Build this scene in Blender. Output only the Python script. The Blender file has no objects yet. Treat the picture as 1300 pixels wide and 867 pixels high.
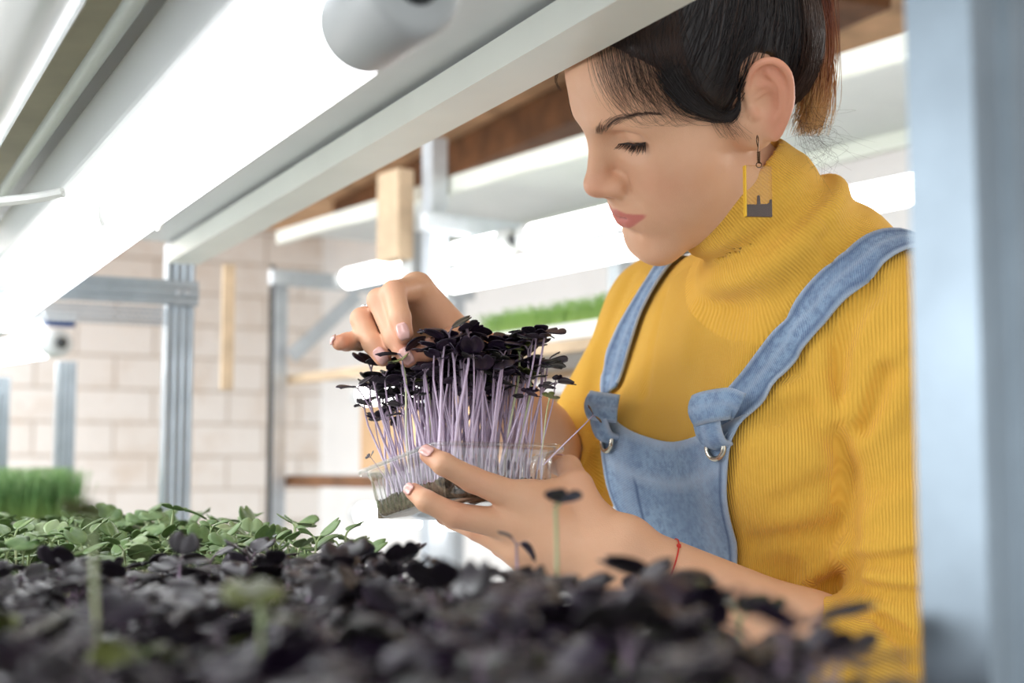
import bpy, math, random
import numpy as np
from math import sin, cos, pi, sqrt, atan, radians
SC = bpy.context.scene
COL = SC.collection
rng = np.random.default_rng(7)
random.seed(7)
f32 = np.float32

# ------------------------------------------------------------------ camera, world, light, exposure
CAM_H = 1.24
FPX = 1300 * 50 / 36.0
PITCH = atan(166.5 / FPX)
cam_d = bpy.data.cameras.new('camera'); cam = bpy.data.objects.new('camera', cam_d); COL.objects.link(cam)
cam.location = (0, 0, CAM_H); cam.rotation_euler = (pi / 2 + PITCH, 0, 0)
cam_d.sensor_width = 36; cam_d.lens = 50; cam_d.clip_start = 0.02; cam_d.clip_end = 60
cam_d.dof.use_dof = True; cam_d.dof.focus_distance = 1.08; cam_d.dof.aperture_fstop = 5.0
SC.camera = cam
SC.view_settings.view_transform = 'Standard'; SC.view_settings.look = 'None'
SC.view_settings.gamma = 1; SC.view_settings.exposure = 0.35; SC.view_settings.use_curve_mapping = False
w = bpy.data.worlds.new('daylight'); SC.world = w; w.use_nodes = True
w.node_tree.nodes['Background'].inputs[0].default_value = (0.93, 0.97, 1.0, 1)
w.node_tree.nodes['Background'].inputs[1].default_value = 1.1
SC.cycles.use_denoising = True
SC.cycles.max_bounces = 10; SC.cycles.transparent_max_bounces = 24
TUBE_W = 4.0
def wall_fill_light(loc, rot, sx, sy, power):  # area light added out of view to brighten the back walls, no fixture
    l = bpy.data.lights.new('wall_fill_light', 'AREA'); l.shape = 'RECTANGLE'; l.size = sx; l.size_y = sy; l.energy = power
    o = bpy.data.objects.new('wall_fill_light', l); COL.objects.link(o); o.location = loc; o.rotation_euler = rot
wall_fill_light((-1.9, 3.9, CAM_H + 1.15), (radians(25), 0, 0), 2.4, .5, 62)
wall_fill_light((.9, 3.4, CAM_H + .90), (0, radians(20), radians(35)), .3, 2.4, 26)
lk = bpy.data.lights.new('side_key_light', 'AREA'); lk.shape = 'RECTANGLE'; lk.size = 1.6; lk.size_y = 1.2; lk.energy = 66; lk.color = (.95, .98, 1)  # added key from the left for direction on the face, no window there
lo_ = bpy.data.objects.new('side_key_light', lk); COL.objects.link(lo_); lo_.location = (-2.6, .9, CAM_H + .75)
from mathutils import Vector as _V
lo_.rotation_euler = (_V((.15, 1.15, CAM_H + .05)) - lo_.location).to_track_quat('-Z', 'Y').to_euler()

CR = np.array([1.0, 0, 0]); CF = np.array([0, cos(PITCH), sin(PITCH)]); CU = np.array([0, -sin(PITCH), cos(PITCH)])
CAMP = np.array([0, 0, CAM_H])
def P(px, py, d):
    return CAMP + CR * ((px - 650) / FPX * d) + CU * ((433.5 - py) / FPX * d) + CF * d
def ray(px, py):
    v = CR * ((px - 650) / FPX) + CU * ((433.5 - py) / FPX) + CF
    return v / np.linalg.norm(v)
def C2W(v): return CR * v[0] + CU * v[1] + CF * v[2]     # camera-frame direction to world
def nrm(v): v = np.asarray(v, float); return v / np.linalg.norm(v)
def lerp(a, b, t): return a + (b - a) * t

# ------------------------------------------------------------------ materials
def lin(c):
    c = [x / 255.0 for x in c]
    return tuple((x / 12.92 if x <= 0.04045 else ((x + 0.055) / 1.055) ** 2.4) for x in c) + (1.0,)
MATS = {}
class NT:
    def __init__(s, name):
        s.m = bpy.data.materials.new(name); s.m.use_nodes = True; s.t = s.m.node_tree
        s.b = s.t.nodes['Principled BSDF']; s.out = s.t.nodes['Material Output']; MATS[name] = s.m
    def n(s, typ, **kw):
        x = s.t.nodes.new(typ)
        for k, v in kw.items():
            if isinstance(k, str) and k.startswith('i_'): x.inputs[int(k[2:]) if k[2:].isdigit() else k[2:].replace('_', ' ')].default_value = v
            else: setattr(x, k, v)
        return x
    def l(s, a, b): s.t.links.new(a, b)
    def set(s, **kw):
        for k, v in kw.items(): s.b.inputs[k.replace('_', ' ')].default_value = v
        return s
    def math(s, op, a, b=None, c=None):
        x = s.t.nodes.new('ShaderNodeMath'); x.operation = op
        for i, v in enumerate((a, b, c)):
            if v is None: continue
            if isinstance(v, (int, float)): x.inputs[i].default_value = v
            else: s.l(v, x.inputs[i])
        return x.outputs[0]
    def mix(s, fac, a, b, mode='MIX'):
        x = s.t.nodes.new('ShaderNodeMix'); x.data_type = 'RGBA'; x.blend_type = mode
        for i, v in ((0, fac), (6, a), (7, b)):
            if isinstance(v, (int, float)): x.inputs[i].default_value = v
            elif isinstance(v, tuple): x.inputs[i].default_value = v
            else: s.l(v, x.inputs[i])
        return x.outputs[2]
    def noise(s, scale, detail=3, rough=0.55, coord=None):
        x = s.n('ShaderNodeTexNoise'); x.inputs['Scale'].default_value = scale; x.inputs['Detail'].default_value = detail
        x.inputs['Roughness'].default_value = rough
        if coord is None: coord = s.obj()
        s.l(coord, x.inputs['Vector']); return x.outputs[0]
    def obj(s):
        if not hasattr(s, '_tc'): s._tc = s.t.nodes.new('ShaderNodeTexCoord')
        return s._tc.outputs['Object']
    def attr(s, name):
        x = s.t.nodes.new('ShaderNodeAttribute'); x.attribute_name = name; return x
    def bump(s, h, strength=0.5, dist=0.001, nrm_in=None):
        x = s.t.nodes.new('ShaderNodeBump'); x.inputs['Strength'].default_value = strength; x.inputs['Distance'].default_value = dist
        s.l(h, x.inputs['Height'])
        if nrm_in is not None: s.l(nrm_in, x.inputs['Normal'])
        return x.outputs[0]
    def ramp(s, fac, stops):
        x = s.t.nodes.new('ShaderNodeValToRGB'); e = x.color_ramp.elements
        while len(e) > 2: e.remove(e[-1])
        for i, (p, c) in enumerate(stops):
            el = e[i] if i < 2 else e.new(p)
            el.position = p; el.color = c
        s.l(fac, x.inputs[0]); return x.outputs[0]
def simple(name, col, rough=0.5, metal=0.0, var=0.0, scale=20, spec=0.5, bump=0, bscale=200, **kw):
    t = NT(name); c = lin(col) ; t.set(Base_Color=c, Roughness=rough, Metallic=metal)
    t.b.inputs['Specular IOR Level'].default_value = spec
    if var:
        n = t.noise(scale)
        d = tuple(max(0, x * (1 - var)) for x in c[:3]) + (1,); l = tuple(min(1, x * (1 + var)) for x in c[:3]) + (1,)
        t.l(t.ramp(n, [(0.3, d), (0.7, l)]), t.b.inputs['Base Color'])
    if bump: t.l(t.bump(t.noise(bscale, 4), 0.5, bump), t.b.inputs['Normal'])
    for k, v in kw.items(): t.b.inputs[k.replace('_', ' ')].default_value = v
    return t.m
def emit(name, col, strength):
    t = NT(name); t.set(Base_Color=lin(col), Roughness=0.4); t.b.inputs['Emission Color'].default_value = lin(col)
    t.b.inputs['Emission Strength'].default_value = strength; return t.m

# ------------------------------------------------------------------ objects
def mesh_from(name, V, F, mat, parent=None, smooth=True, attrs=None, uv=None, loc=None):
    """V (n,3) in world space; F an (m,k) array or a list of faces. LOC moves the origin there."""
    V = np.asarray(V, f32)
    if loc is not None: V = V - np.asarray(loc, f32)
    me = bpy.data.meshes.new(name)
    if isinstance(F, np.ndarray):
        m, k = F.shape
        me.vertices.add(len(V)); me.vertices.foreach_set('co', V.ravel())
        me.loops.add(m * k); me.loops.foreach_set('vertex_index', F.ravel().astype(np.int32))
        me.polygons.add(m); me.polygons.foreach_set('loop_start', np.arange(0, m * k, k, dtype=np.int32))
        try: me.polygons.foreach_set('loop_total', np.full(m, k, dtype=np.int32))
        except Exception: pass
        me.update(calc_edges=True)
    else:
        me.from_pydata([tuple(map(float, v)) for v in V], [], [tuple(int(i) for i in q) for q in F]); me.update()
    me.validate()
    if smooth: me.polygons.foreach_set('use_smooth', np.ones(len(me.polygons), bool))
    for nm, a in (attrs or {}).items():
        dom = 'CORNER' if len(a) == len(me.loops) and len(a) != len(me.vertices) else 'POINT'
        at = me.attributes.new(nm, 'FLOAT', dom); at.data.foreach_set('value', np.asarray(a, f32))
    if uv is not None:
        u = me.uv_layers.new(name='UVMap'); lv = np.empty(len(me.loops), np.int32); me.loops.foreach_get('vertex_index', lv)
        u.data.foreach_set('uv', np.asarray(uv, f32)[lv].ravel())
    if mat is not None:
        for mm in (mat if isinstance(mat, (list, tuple)) else [mat]): me.materials.append(mm)
    o = bpy.data.objects.new(name, me); COL.objects.link(o)
    if loc is not None: o.location = tuple(map(float, loc))
    if parent is not None: put(o, parent)
    return o
def wmat(o):
    from mathutils import Matrix
    m = Matrix.LocRotScale(o.location, o.rotation_euler, o.scale)
    return (wmat(o.parent) @ o.matrix_parent_inverse @ m) if o.parent else m
def put(o, parent):
    o.parent = parent; o.matrix_parent_inverse = wmat(parent).inverted()
def thing(name, label, cat, loc, group=None):
    o = bpy.data.objects.new(name, None); COL.objects.link(o); o.location = tuple(map(float, loc)); o.empty_display_size = 0.05
    return tag(o, label, cat, group)
def tag(o, label, cat, group=None, kind=None):
    o['label'] = label; o['category'] = cat
    if group: o['group'] = group
    if kind: o['kind'] = kind
    return o
def struct(o, label=None, cat=None):
    o['kind'] = 'structure'
    if label: o['label'] = label; o['category'] = cat or 'room'
    return o
def copy_tree(o, parent=None):
    c = o.copy(); COL.objects.link(c)
    if parent is not None: c.parent = parent
    for ch in list(o.children): copy_tree(ch, c)
    return c

# mesh builders (return V, F list) ---------------------------------------------------------------
class MB:
    def __init__(s): s.V = []; s.F = []
    def add(s, V, F):
        o = len(s.V); s.V += [tuple(map(float, v)) for v in V]; s.F += [tuple(int(i) + o for i in q) for q in F]; return s
    def box(s, c, x, y, z, bev=0.0):
        """Box centred at C with half-extent vectors X, Y, Z (3-vectors), chamfered by BEV metres."""
        c, x, y, z = (np.asarray(a, float) for a in (c, x, y, z))
        if np.dot(np.cross(x, y), z) < 0: x = -x
        if bev <= 0:
            V = [c + x * i + y * j + z * k for i in (-1, 1) for j in (-1, 1) for k in (-1, 1)]
            F = [(0, 1, 3, 2), (4, 6, 7, 5), (0, 4, 5, 1), (2, 3, 7, 6), (0, 2, 6, 4), (1, 5, 7, 3)]
            return s.add(V, F)
        import bmesh
        from mathutils import Matrix, Vector
        bm = bmesh.new(); vs = [bm.verts.new(tuple(c + x * i + y * j + z * k)) for i in (-1, 1) for j in (-1, 1) for k in (-1, 1)]
        for q in [(0, 1, 3, 2), (4, 6, 7, 5), (0, 4, 5, 1), (2, 3, 7, 6), (0, 2, 6, 4), (1, 5, 7, 3)]: bm.faces.new([vs[i] for i in q])
        bmesh.ops.bevel(bm, geom=list(bm.edges), offset=bev, segments=2, affect='EDGES', profile=0.6)
        bm.verts.index_update(); s.add([v.co for v in bm.verts], [[v.index for v in q.verts] for q in bm.faces]); bm.free(); return s
    def prism(s, prof, a, b, u, v, closed=True):
        """Sweep the closed 2-D profile PROF (along U, V) from A to B, capped."""
        a, b, u, v = (np.asarray(q, float) for q in (a, b, u, v)); n = len(prof)
        V = [a + u * p[0] + v * p[1] for p in prof] + [b + u * p[0] + v * p[1] for p in prof]
        F = [(i, (i + 1) % n, n + (i + 1) % n, n + i) for i in range(n)] + [tuple(range(n))[::-1], tuple(range(n, 2 * n))]
        return s.add(V, F)
    def cyl(s, a, b, r, n=24, r2=None, caps=True):
        a, b = np.asarray(a, float), np.asarray(b, float); r2 = r if r2 is None else r2
        t = nrm(b - a); u = nrm(np.cross(t, (0, 0, 1) if abs(t[2]) < 0.9 else (1, 0, 0))); v = np.cross(t, u)
        V = [q + (u * cos(2 * pi * i / n) + v * sin(2 * pi * i / n)) * rr for q, rr in ((a, r), (b, r2)) for i in range(n)]
        F = [(i, (i + 1) % n, n + (i + 1) % n, n + i) for i in range(n)]
        if caps: F += [tuple(range(n))[::-1], tuple(range(n, 2 * n))]
        return s.add(V, F)
    def lathe(s, prof, a, t, n=28, caps=True):
        """Revolve PROF [(distance along T, radius)] about the axis from A along T."""
        a = np.asarray(a, float); t = nrm(t); u = nrm(np.cross(t, (0, 0, 1) if abs(t[2]) < 0.9 else (1, 0, 0))); v = np.cross(t, u); m = len(prof)
        V = [a + t * h + (u * cos(2 * pi * i / n) + v * sin(2 * pi * i / n)) * r for h, r in prof for i in range(n)]
        F = [(k * n + i, k * n + (i + 1) % n, (k + 1) * n + (i + 1) % n, (k + 1) * n + i) for k in range(m - 1) for i in range(n)]
        if caps: F += [tuple(range(n))[::-1], tuple(range((m - 1) * n, m * n))]
        return s.add(V, F)
    def tube(s, pts, r, n=10):
        V, F = tubes([np.asarray(pts, float)], r, n); return s.add(V, F)
    def build(s, name, mat, parent=None, smooth=False, loc=None):
        o = mesh_from(name, np.array(s.V), s.F, mat, parent, smooth, loc=loc)
        if smooth: auto_smooth(o)
        return o
def auto_smooth(o, ang=0.7):
    me = o.data
    import bmesh
    bm = bmesh.new(); bm.from_mesh(me)
    for e in bm.edges: e.smooth = not (len(e.link_faces) == 2 and e.calc_face_angle(0) > ang)
    bm.to_mesh(me); bm.free()
def tubes(lines, r, n=3, taper=None):
    """Tubes along many polylines; R a number, per-line array, or a list of per-point radii. Returns V, F (quads)."""
    VV, FF, o = [], [], 0
    for li, L in enumerate(lines):
        L = np.asarray(L, float); m = len(L)
        t = np.gradient(L, axis=0); t /= np.linalg.norm(t, axis=1)[:, None] + 1e-12
        ref = np.array([0.31, 0.2, 0.93]); 
        if abs(np.dot(ref, t[0])) > 0.9: ref = np.array([1.0, 0, 0])
        u = np.cross(t, ref); u /= np.linalg.norm(u, axis=1)[:, None] + 1e-12; v = np.cross(t, u)
        rr = r[li] if isinstance(r, (list, np.ndarray)) else r
        rr = np.broadcast_to(np.asarray(rr, float), (m,)) if np.ndim(rr) <= 1 else rr
        if taper is not None: rr = rr * np.interp(np.linspace(0, 1, m), np.linspace(0, 1, len(taper)), taper)
        a = np.arange(n) * 2 * pi / n
        ring = L[:, None] + (u[:, None] * np.cos(a)[None, :, None] + v[:, None] * np.sin(a)[None, :, None]) * rr[:, None, None]
        VV.append(ring.reshape(-1, 3))
        i = np.arange(n); j = (i + 1) % n; k = np.arange(m - 1)[:, None] * n
        q = np.stack([k + i, k + j, k + n + j, k + n + i], -1).reshape(-1, 4) + o
        FF.append(q); o += m * n
    return np.concatenate(VV), np.concatenate(FF)
def spline(pts, n):
    """Catmull-Rom through PTS, N samples."""
    p = np.asarray(pts, float); k = len(p)
    p = np.vstack([2 * p[0] - p[1], p, 2 * p[-1] - p[-2]])
    t = np.linspace(0, k - 1 - 1e-9, n); i = t.astype(int); u = (t - i)[:, None]
    a, b, c, d = p[i], p[i + 1], p[i + 2], p[i + 3]
    return 0.5 * ((2 * b) + (c - a) * u + (2 * a - 5 * b + 4 * c - d) * u ** 2 + (3 * b - a - 3 * c + d) * u ** 3)

# ------------------------------------------------------------------ implicit surfaces
def d_rc(p, a, b, ra, rb):
    a = np.asarray(a, f32); ba = np.asarray(b, f32) - a; pa = p - a
    t = np.clip(pa @ ba / max(float(ba @ ba), 1e-12), 0, 1)
    q = pa - t[..., None] * ba
    return np.sqrt((q * q).sum(-1)) - (ra + t * (rb - ra))
def d_ell(p, c, r, R):
    q = (p - np.asarray(c, f32)) @ np.asarray(R, f32).T
    r = np.asarray(r, f32); a = q / r; b = a / r
    k0 = np.sqrt((a * a).sum(-1)); k1 = np.sqrt((b * b).sum(-1)) + 1e-9
    return k0 * (k0 - 1) / k1
def smin(a, b, k):
    if k <= 0: return np.minimum(a, b)
    h = np.clip(0.5 + 0.5 * (b - a) / k, 0, 1); return b + (a - b) * h - k * h * (1 - h)
class SDF:
    """A list of (function, lo, hi, op, k). M maps canonical coordinates to world (rows = axes), C the origin."""
    def __init__(s): s.prims = []; s.M = np.eye(3); s.C = np.zeros(3); s.s = 1.0
    def frame(s, M=None, C=None): s.M = np.eye(3) if M is None else M; s.C = np.zeros(3) if C is None else C
    def w(s, q): return np.asarray(q, float) @ s.M + s.C
    def _add(s, fn, lo, hi, op, k): s.prims.append((fn, np.asarray(lo, f32), np.asarray(hi, f32), op, k))
    def rc(s, a, b, ra, rb=None, k=0.0, op='u'):
        rb = ra if rb is None else rb; a, b = s.w(a), s.w(b)
        lo = np.minimum(a - ra, b - rb); hi = np.maximum(a + ra, b + rb)
        s._add(lambda p: d_rc(p, a, b, ra, rb), lo, hi, op, k); return s
    def chain(s, pts, rad, k=0.0, op='u', ki=None):
        pts = [s.w(q) for q in pts]; n = len(pts); rad = [rad] * n if np.isscalar(rad) else rad
        lo = np.min([q - r for q, r in zip(pts, rad)], 0); hi = np.max([q + r for q, r in zip(pts, rad)], 0)
        def fn(p):
            d = None
            for i in range(n - 1):
                e = d_rc(p, pts[i], pts[i + 1], rad[i], rad[i + 1])
                d = e if d is None else (np.minimum(d, e) if not ki else smin(d, e, ki))
            return d
        s._add(fn, lo, hi, op, k); return s
    def ell(s, c, r, k=0.0, op='u', R=None):
        """R: rows = ellipsoid axes in the current frame."""
        c = s.w(c); A = (np.eye(3) if R is None else np.asarray(R, float)) @ s.M; m = np.sqrt(((np.asarray(r)[:, None] * A) ** 2).sum(0))
        s._add(lambda p: d_ell(p, c, r, A), c - m, c + m, op, k); return s
    def fn(s, fn, lo, hi, op, k=0.0): s._add(fn, lo, hi, op, k); return s
    def fold(s, pts, h, wd):
        """Raise (h > 0) or crease (h < 0) the surface along a polyline with a Gaussian of width WD."""
        pts = np.asarray(pts, float); lo, hi = pts.min(0) - 2.2 * wd, pts.max(0) + 2.2 * wd; n = len(pts)
        def fn(p):
            d = None
            for i in range(n - 1):
                e = d_rc(p, pts[i], pts[i + 1], 0, 0); d = e if d is None else np.minimum(d, e)
            # fade the ends
            return -h * np.exp(-(d / wd) ** 2)
        s._add(fn, lo, hi, 'disp', 0); return s
    def blocks(s, Pb, lo, hi):
        """Pb (nb, n, 3) points per block, lo/hi (nb,3) the block bounds."""
        D = np.full(Pb.shape[:2], 0.5, f32)
        for fn, l, h, op, k in s.prims:
            m = 0.0 if op == 'disp' else ((0.022 if (h - l).max() < .06 else .055) + k if op == 'u' else 0.014 + 1.6 * k)
            sel = np.where(((lo <= h + m) & (hi >= l - m)).all(1))[0]
            if op == 'i': sel = np.arange(len(Pb))
            if not len(sel): continue
            for c in range(0, len(sel), 2000):
                q = sel[c:c + 2000]; p = Pb[q]; e = fn(p).astype(f32)
                if op != 'i':                                  # the same value at a point whichever block asks
                    out = ((p < l - m) | (p > h + m)).any(-1)
                    if op == 'disp': e[out] = 0
                    else: e[out] = 0.5
                if op == 'u': D[q] = smin(D[q], e, k)
                elif op == 's': D[q] = -smin(-D[q], e, k)
                elif op == 'i': D[q] = -smin(-D[q], -e, k)
                else: D[q] = D[q] + e
        return D
    def __call__(s, p):
        p = np.asarray(p, f32); q = p.reshape(-1, 1, 3); return s.blocks(q, q[:, 0], q[:, 0]).reshape(p.shape[:-1])
    def grad(s, p, e=6e-4):
        p = np.asarray(p, f32); g = np.stack([s(p + np.eye(3, dtype=f32)[i] * e) - s(p - np.eye(3, dtype=f32)[i] * e) for i in range(3)], -1)
        return g / (np.linalg.norm(g, axis=-1, keepdims=True) + 1e-9)
    def snap(s, p, off=0.0, it=4):
        p = np.asarray(p, f32).copy()
        for _ in range(it): p -= s.grad(p) * (np.clip(s(p) - off, -0.02, 0.02))[..., None]
        return p
    def hit(s, o, d, t0=0.0, t1=3.0, off=0.0):
        """Sphere-trace rays o + t d; arrays (n,3). Returns points (nan where missed)."""
        o = np.atleast_2d(np.asarray(o, f32)); d = np.atleast_2d(np.asarray(d, f32)); o = np.broadcast_to(o, d.shape)
        t = np.full(len(d), t0, f32); ok = np.zeros(len(d), bool)
        for _ in range(260):
            v = s(o + d * t[:, None]) - off; near = v < 2e-4; ok |= near
            t = np.where(ok, t, t + np.clip(v * 0.7, 2e-4, 0.018)); 
            if (ok | (t > t1)).all(): break
        p = o + d * t[:, None]; p[~ok] = np.nan; return p
    def px(s, pts, d0=0.85, off=0.0):
        pts = np.asarray(pts, float); return s.hit(CAMP, np.array([ray(*q) for q in pts]), d0, d0 + 1.2, off)
    def mesh(s, lo, hi, h, B=8, smooth=2):
        lo = np.asarray(lo, float); hi = np.asarray(hi, float); H = B * h; n = np.ceil((hi - lo) / H).astype(int)
        g = np.stack(np.meshgrid(*[np.arange(k) for k in n], indexing='ij'), -1).reshape(-1, 3)
        bl = (lo + g * H).astype(f32); bh = bl + H
        c = ((bl + bh) / 2)[:, None]; d = s.blocks(c, bl - H, bh + H)[:, 0]
        act = np.abs(d) < 1.25 * H + 0.004; g, bl, bh = g[act], bl[act], bh[act]
        li = np.stack(np.meshgrid(*[np.arange(B + 1)] * 3, indexing='ij'), -1).reshape(-1, 3)
        keep = []; DD = []
        for k in range(0, len(g), 4000):
            q = slice(k, k + 4000)
            D = s.blocks((bl[q][:, None] + (li * h)[None]).astype(f32), bl[q], bh[q])
            m = (D.min(1) < 0) & (D.max(1) > 0); keep.append(g[q][m]); DD.append(D[m])
        g = np.concatenate(keep); D = np.concatenate(DD).reshape(-1, B + 1, B + 1, B + 1)
        N = (n * B + 2).astype(np.int64)
        key = lambda ijk: (ijk[..., 0] * N[1] + ijk[..., 1]) * N[2] + ijk[..., 2]
        sg = D < 0
        cs = [D[:, a:a + B, b:b + B, c_:c_ + B] for a in (0, 1) for b in (0, 1) for c_ in (0, 1)]
        S = np.stack(cs, -1); neg = (S < 0); mixed = neg.any(-1) & ~neg.all(-1)
        bi, x, y, z = np.where(mixed); S = S[bi, x, y, z]
        corner = np.array([(a, b, c_) for a in (0, 1) for b in (0, 1) for c_ in (0, 1)])
        acc = np.zeros((len(S), 3)); cnt = np.zeros(len(S))
        for i in range(8):
            for j in range(i + 1, 8):
                if abs(corner[i] - corner[j]).sum() != 1: continue
                m = (S[:, i] < 0) != (S[:, j] < 0); t = np.where(m, S[:, i] / np.where(m, S[:, i] - S[:, j], 1), 0)
                acc += np.where(m[:, None], corner[i] + (corner[j] - corner[i]) * t[:, None], 0); cnt += m
        ijk = g[bi] * B + np.stack([x, y, z], -1)
        V = lo + (ijk + acc / cnt[:, None]) * h
        K = key(ijk.astype(np.int64)); od = np.argsort(K); K = K[od]; V = V[od]
        quads = []
        for ax in range(3):
            sl0 = [slice(0, B)] * 3; sl1 = [slice(0, B)] * 3; sl1[ax] = slice(1, B + 1)
            a, b = sg[(slice(None), *sl0)], sg[(slice(None), *sl1)]
            bi, x, y, z = np.where(a != b); inside = a[bi, x, y, z]
            c0 = (g[bi] * B + np.stack([x, y, z], -1)).astype(np.int64)
            e1 = np.zeros(3, np.int64); e2 = np.zeros(3, np.int64); e1[(ax + 1) % 3] = 1; e2[(ax + 2) % 3] = 1
            q = []; ok = np.ones(len(c0), bool)
            for o in (0 * e1, e1, e1 + e2, e2):
                kk = key(c0 - o); i = np.clip(np.searchsorted(K, kk), 0, len(K) - 1); ok &= K[i] == kk; q.append(i)
            q = np.stack(q, -1); q[~inside] = q[~inside][:, ::-1]; quads.append(q[ok])
        F = np.concatenate(quads)
        for _ in range(smooth): V = relax(V, F)
        return V, F
def relax(V, F, f=0.5):
    e = np.concatenate([F[:, [i, (i + 1) % F.shape[1]]] for i in range(F.shape[1])]); e = np.concatenate([e, e[:, ::-1]])
    n = np.bincount(e[:, 0], minlength=len(V))[:, None] + 1e-9
    a = np.stack([np.bincount(e[:, 0], weights=V[e[:, 1], k], minlength=len(V)) for k in range(3)], -1) / n
    return V + (a - V) * f
def largest(V, F):
    """Keep only the largest connected piece of a mesh."""
    lab = np.arange(len(V))
    for _ in range(4000):
        m = lab[F].min(1); new = lab.copy(); np.minimum.at(new, F.ravel(), np.repeat(m, F.shape[1])); new = new[new]
        if (new == lab).all(): break
        lab = new
    best = np.bincount(lab).argmax(); keep = lab == best; idx = np.cumsum(keep) - 1
    return V[keep], idx[F[keep[F[:, 0]]]]
def vnormals(V, F):
    n = np.cross(V[F[:, 1]] - V[F[:, 0]], V[F[:, 2]] - V[F[:, 0]]); out = np.zeros_like(V)
    for k in range(F.shape[1]):
        for c in range(3): out[:, c] += np.bincount(F[:, k], weights=n[:, c], minlength=len(V))
    return out / (np.linalg.norm(out, axis=1, keepdims=True) + 1e-12)
def sheet(grid, thick, close=True):
    """A (nu,nv,3) grid of points turned into a slab of THICK along its normals (inwards). Returns V, F."""
    g = np.asarray(grid, float); nu, nv = g.shape[:2]
    du = np.gradient(g, axis=0); dv = np.gradient(g, axis=1); n = np.cross(du, dv); n /= np.linalg.norm(n, axis=-1, keepdims=True) + 1e-12
    V = np.concatenate([g.reshape(-1, 3), (g - n * thick).reshape(-1, 3)]); o = nu * nv; F = []
    id = lambda i, j: i * nv + j
    for i in range(nu - 1):
        for j in range(nv - 1):
            q = (id(i, j), id(i + 1, j), id(i + 1, j + 1), id(i, j + 1)); F.append(q); F.append(tuple(o + k for k in q[::-1]))
    for i in range(nu - 1):
        for j in (0, nv - 1):
            q = (id(i, j), id(i + 1, j), o + id(i + 1, j), o + id(i, j)); F.append(q if j else q[::-1])
    for j in range(nv - 1):
        for i in (0, nu - 1):
            q = (id(i, j), id(i, j + 1), o + id(i, j + 1), o + id(i, j)); F.append(q[::-1] if i else q)
    return V, F
# ------------------------------------------------------------------ the woman: materials
def skin_material():
    t = NT('skin'); base = lin((228, 181, 148))
    n = t.noise(60, 4); n2 = t.noise(900, 3)
    c = t.mix(t.math('MULTIPLY', n, 0.55), base, lin((212, 157, 122)))
    c = t.mix(t.attr('blush').outputs['Fac'], c, lin((214, 128, 104)))
    c = t.mix(t.attr('lip').outputs['Fac'], c, lin((206, 124, 112)))
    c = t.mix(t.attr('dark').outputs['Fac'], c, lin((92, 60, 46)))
    t.l(c, t.b.inputs['Base Color']); t.set(Roughness=0.48)
    t.b.inputs['Specular IOR Level'].default_value = 0.4
    t.b.inputs['Subsurface Weight'].default_value = 0.12; t.b.inputs['Subsurface Radius'].default_value = (0.012, 0.005, 0.003); t.b.inputs['Subsurface Scale'].default_value = 0.5
    t.l(t.bump(n2, 0.35, 0.0006), t.b.inputs['Normal']); return t.m
M_skin = skin_material()
M_nail = simple('nail', (226, 176, 168), 0.16, spec=0.6)
def hair_material(name, c1, c2):
    t = NT(name); n = t.noise(140, 2); t.l(t.mix(n, lin(c1), lin(c2)), t.b.inputs['Base Color']); t.set(Roughness=0.42)
    t.b.inputs['Specular IOR Level'].default_value = 0.45; return t.m
M_hair = hair_material('dark_hair', (16, 13, 15), (40, 30, 28))
M_wisp = hair_material('brown_hair', (40, 25, 18), (74, 48, 34))
M_red = hair_material('copper_hair', (84, 40, 20), (158, 84, 40))
M_blond = hair_material('blond_hair', (170, 108, 46), (206, 152, 84))
M_eye = simple('eye_white', (222, 214, 208), 0.15); M_iris = simple('iris', (44, 30, 22), 0.08)
def knit_material():
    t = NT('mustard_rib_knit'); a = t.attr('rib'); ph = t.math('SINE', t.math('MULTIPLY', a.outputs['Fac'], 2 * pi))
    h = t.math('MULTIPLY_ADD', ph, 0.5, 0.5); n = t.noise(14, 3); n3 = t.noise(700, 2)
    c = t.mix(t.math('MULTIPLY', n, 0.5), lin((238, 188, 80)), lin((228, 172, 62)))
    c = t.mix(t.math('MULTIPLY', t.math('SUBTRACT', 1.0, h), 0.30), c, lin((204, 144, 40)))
    t.l(c, t.b.inputs['Base Color']); t.set(Roughness=0.88); t.b.inputs['Specular IOR Level'].default_value = 0.15
    t.b.inputs['Sheen Weight'].default_value = 0.12
    hh = t.math('MULTIPLY_ADD', n3, 0.25, h); t.l(t.bump(hh, 0.75, 0.0009), t.b.inputs['Normal']); return t.m
M_knit = knit_material()
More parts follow.
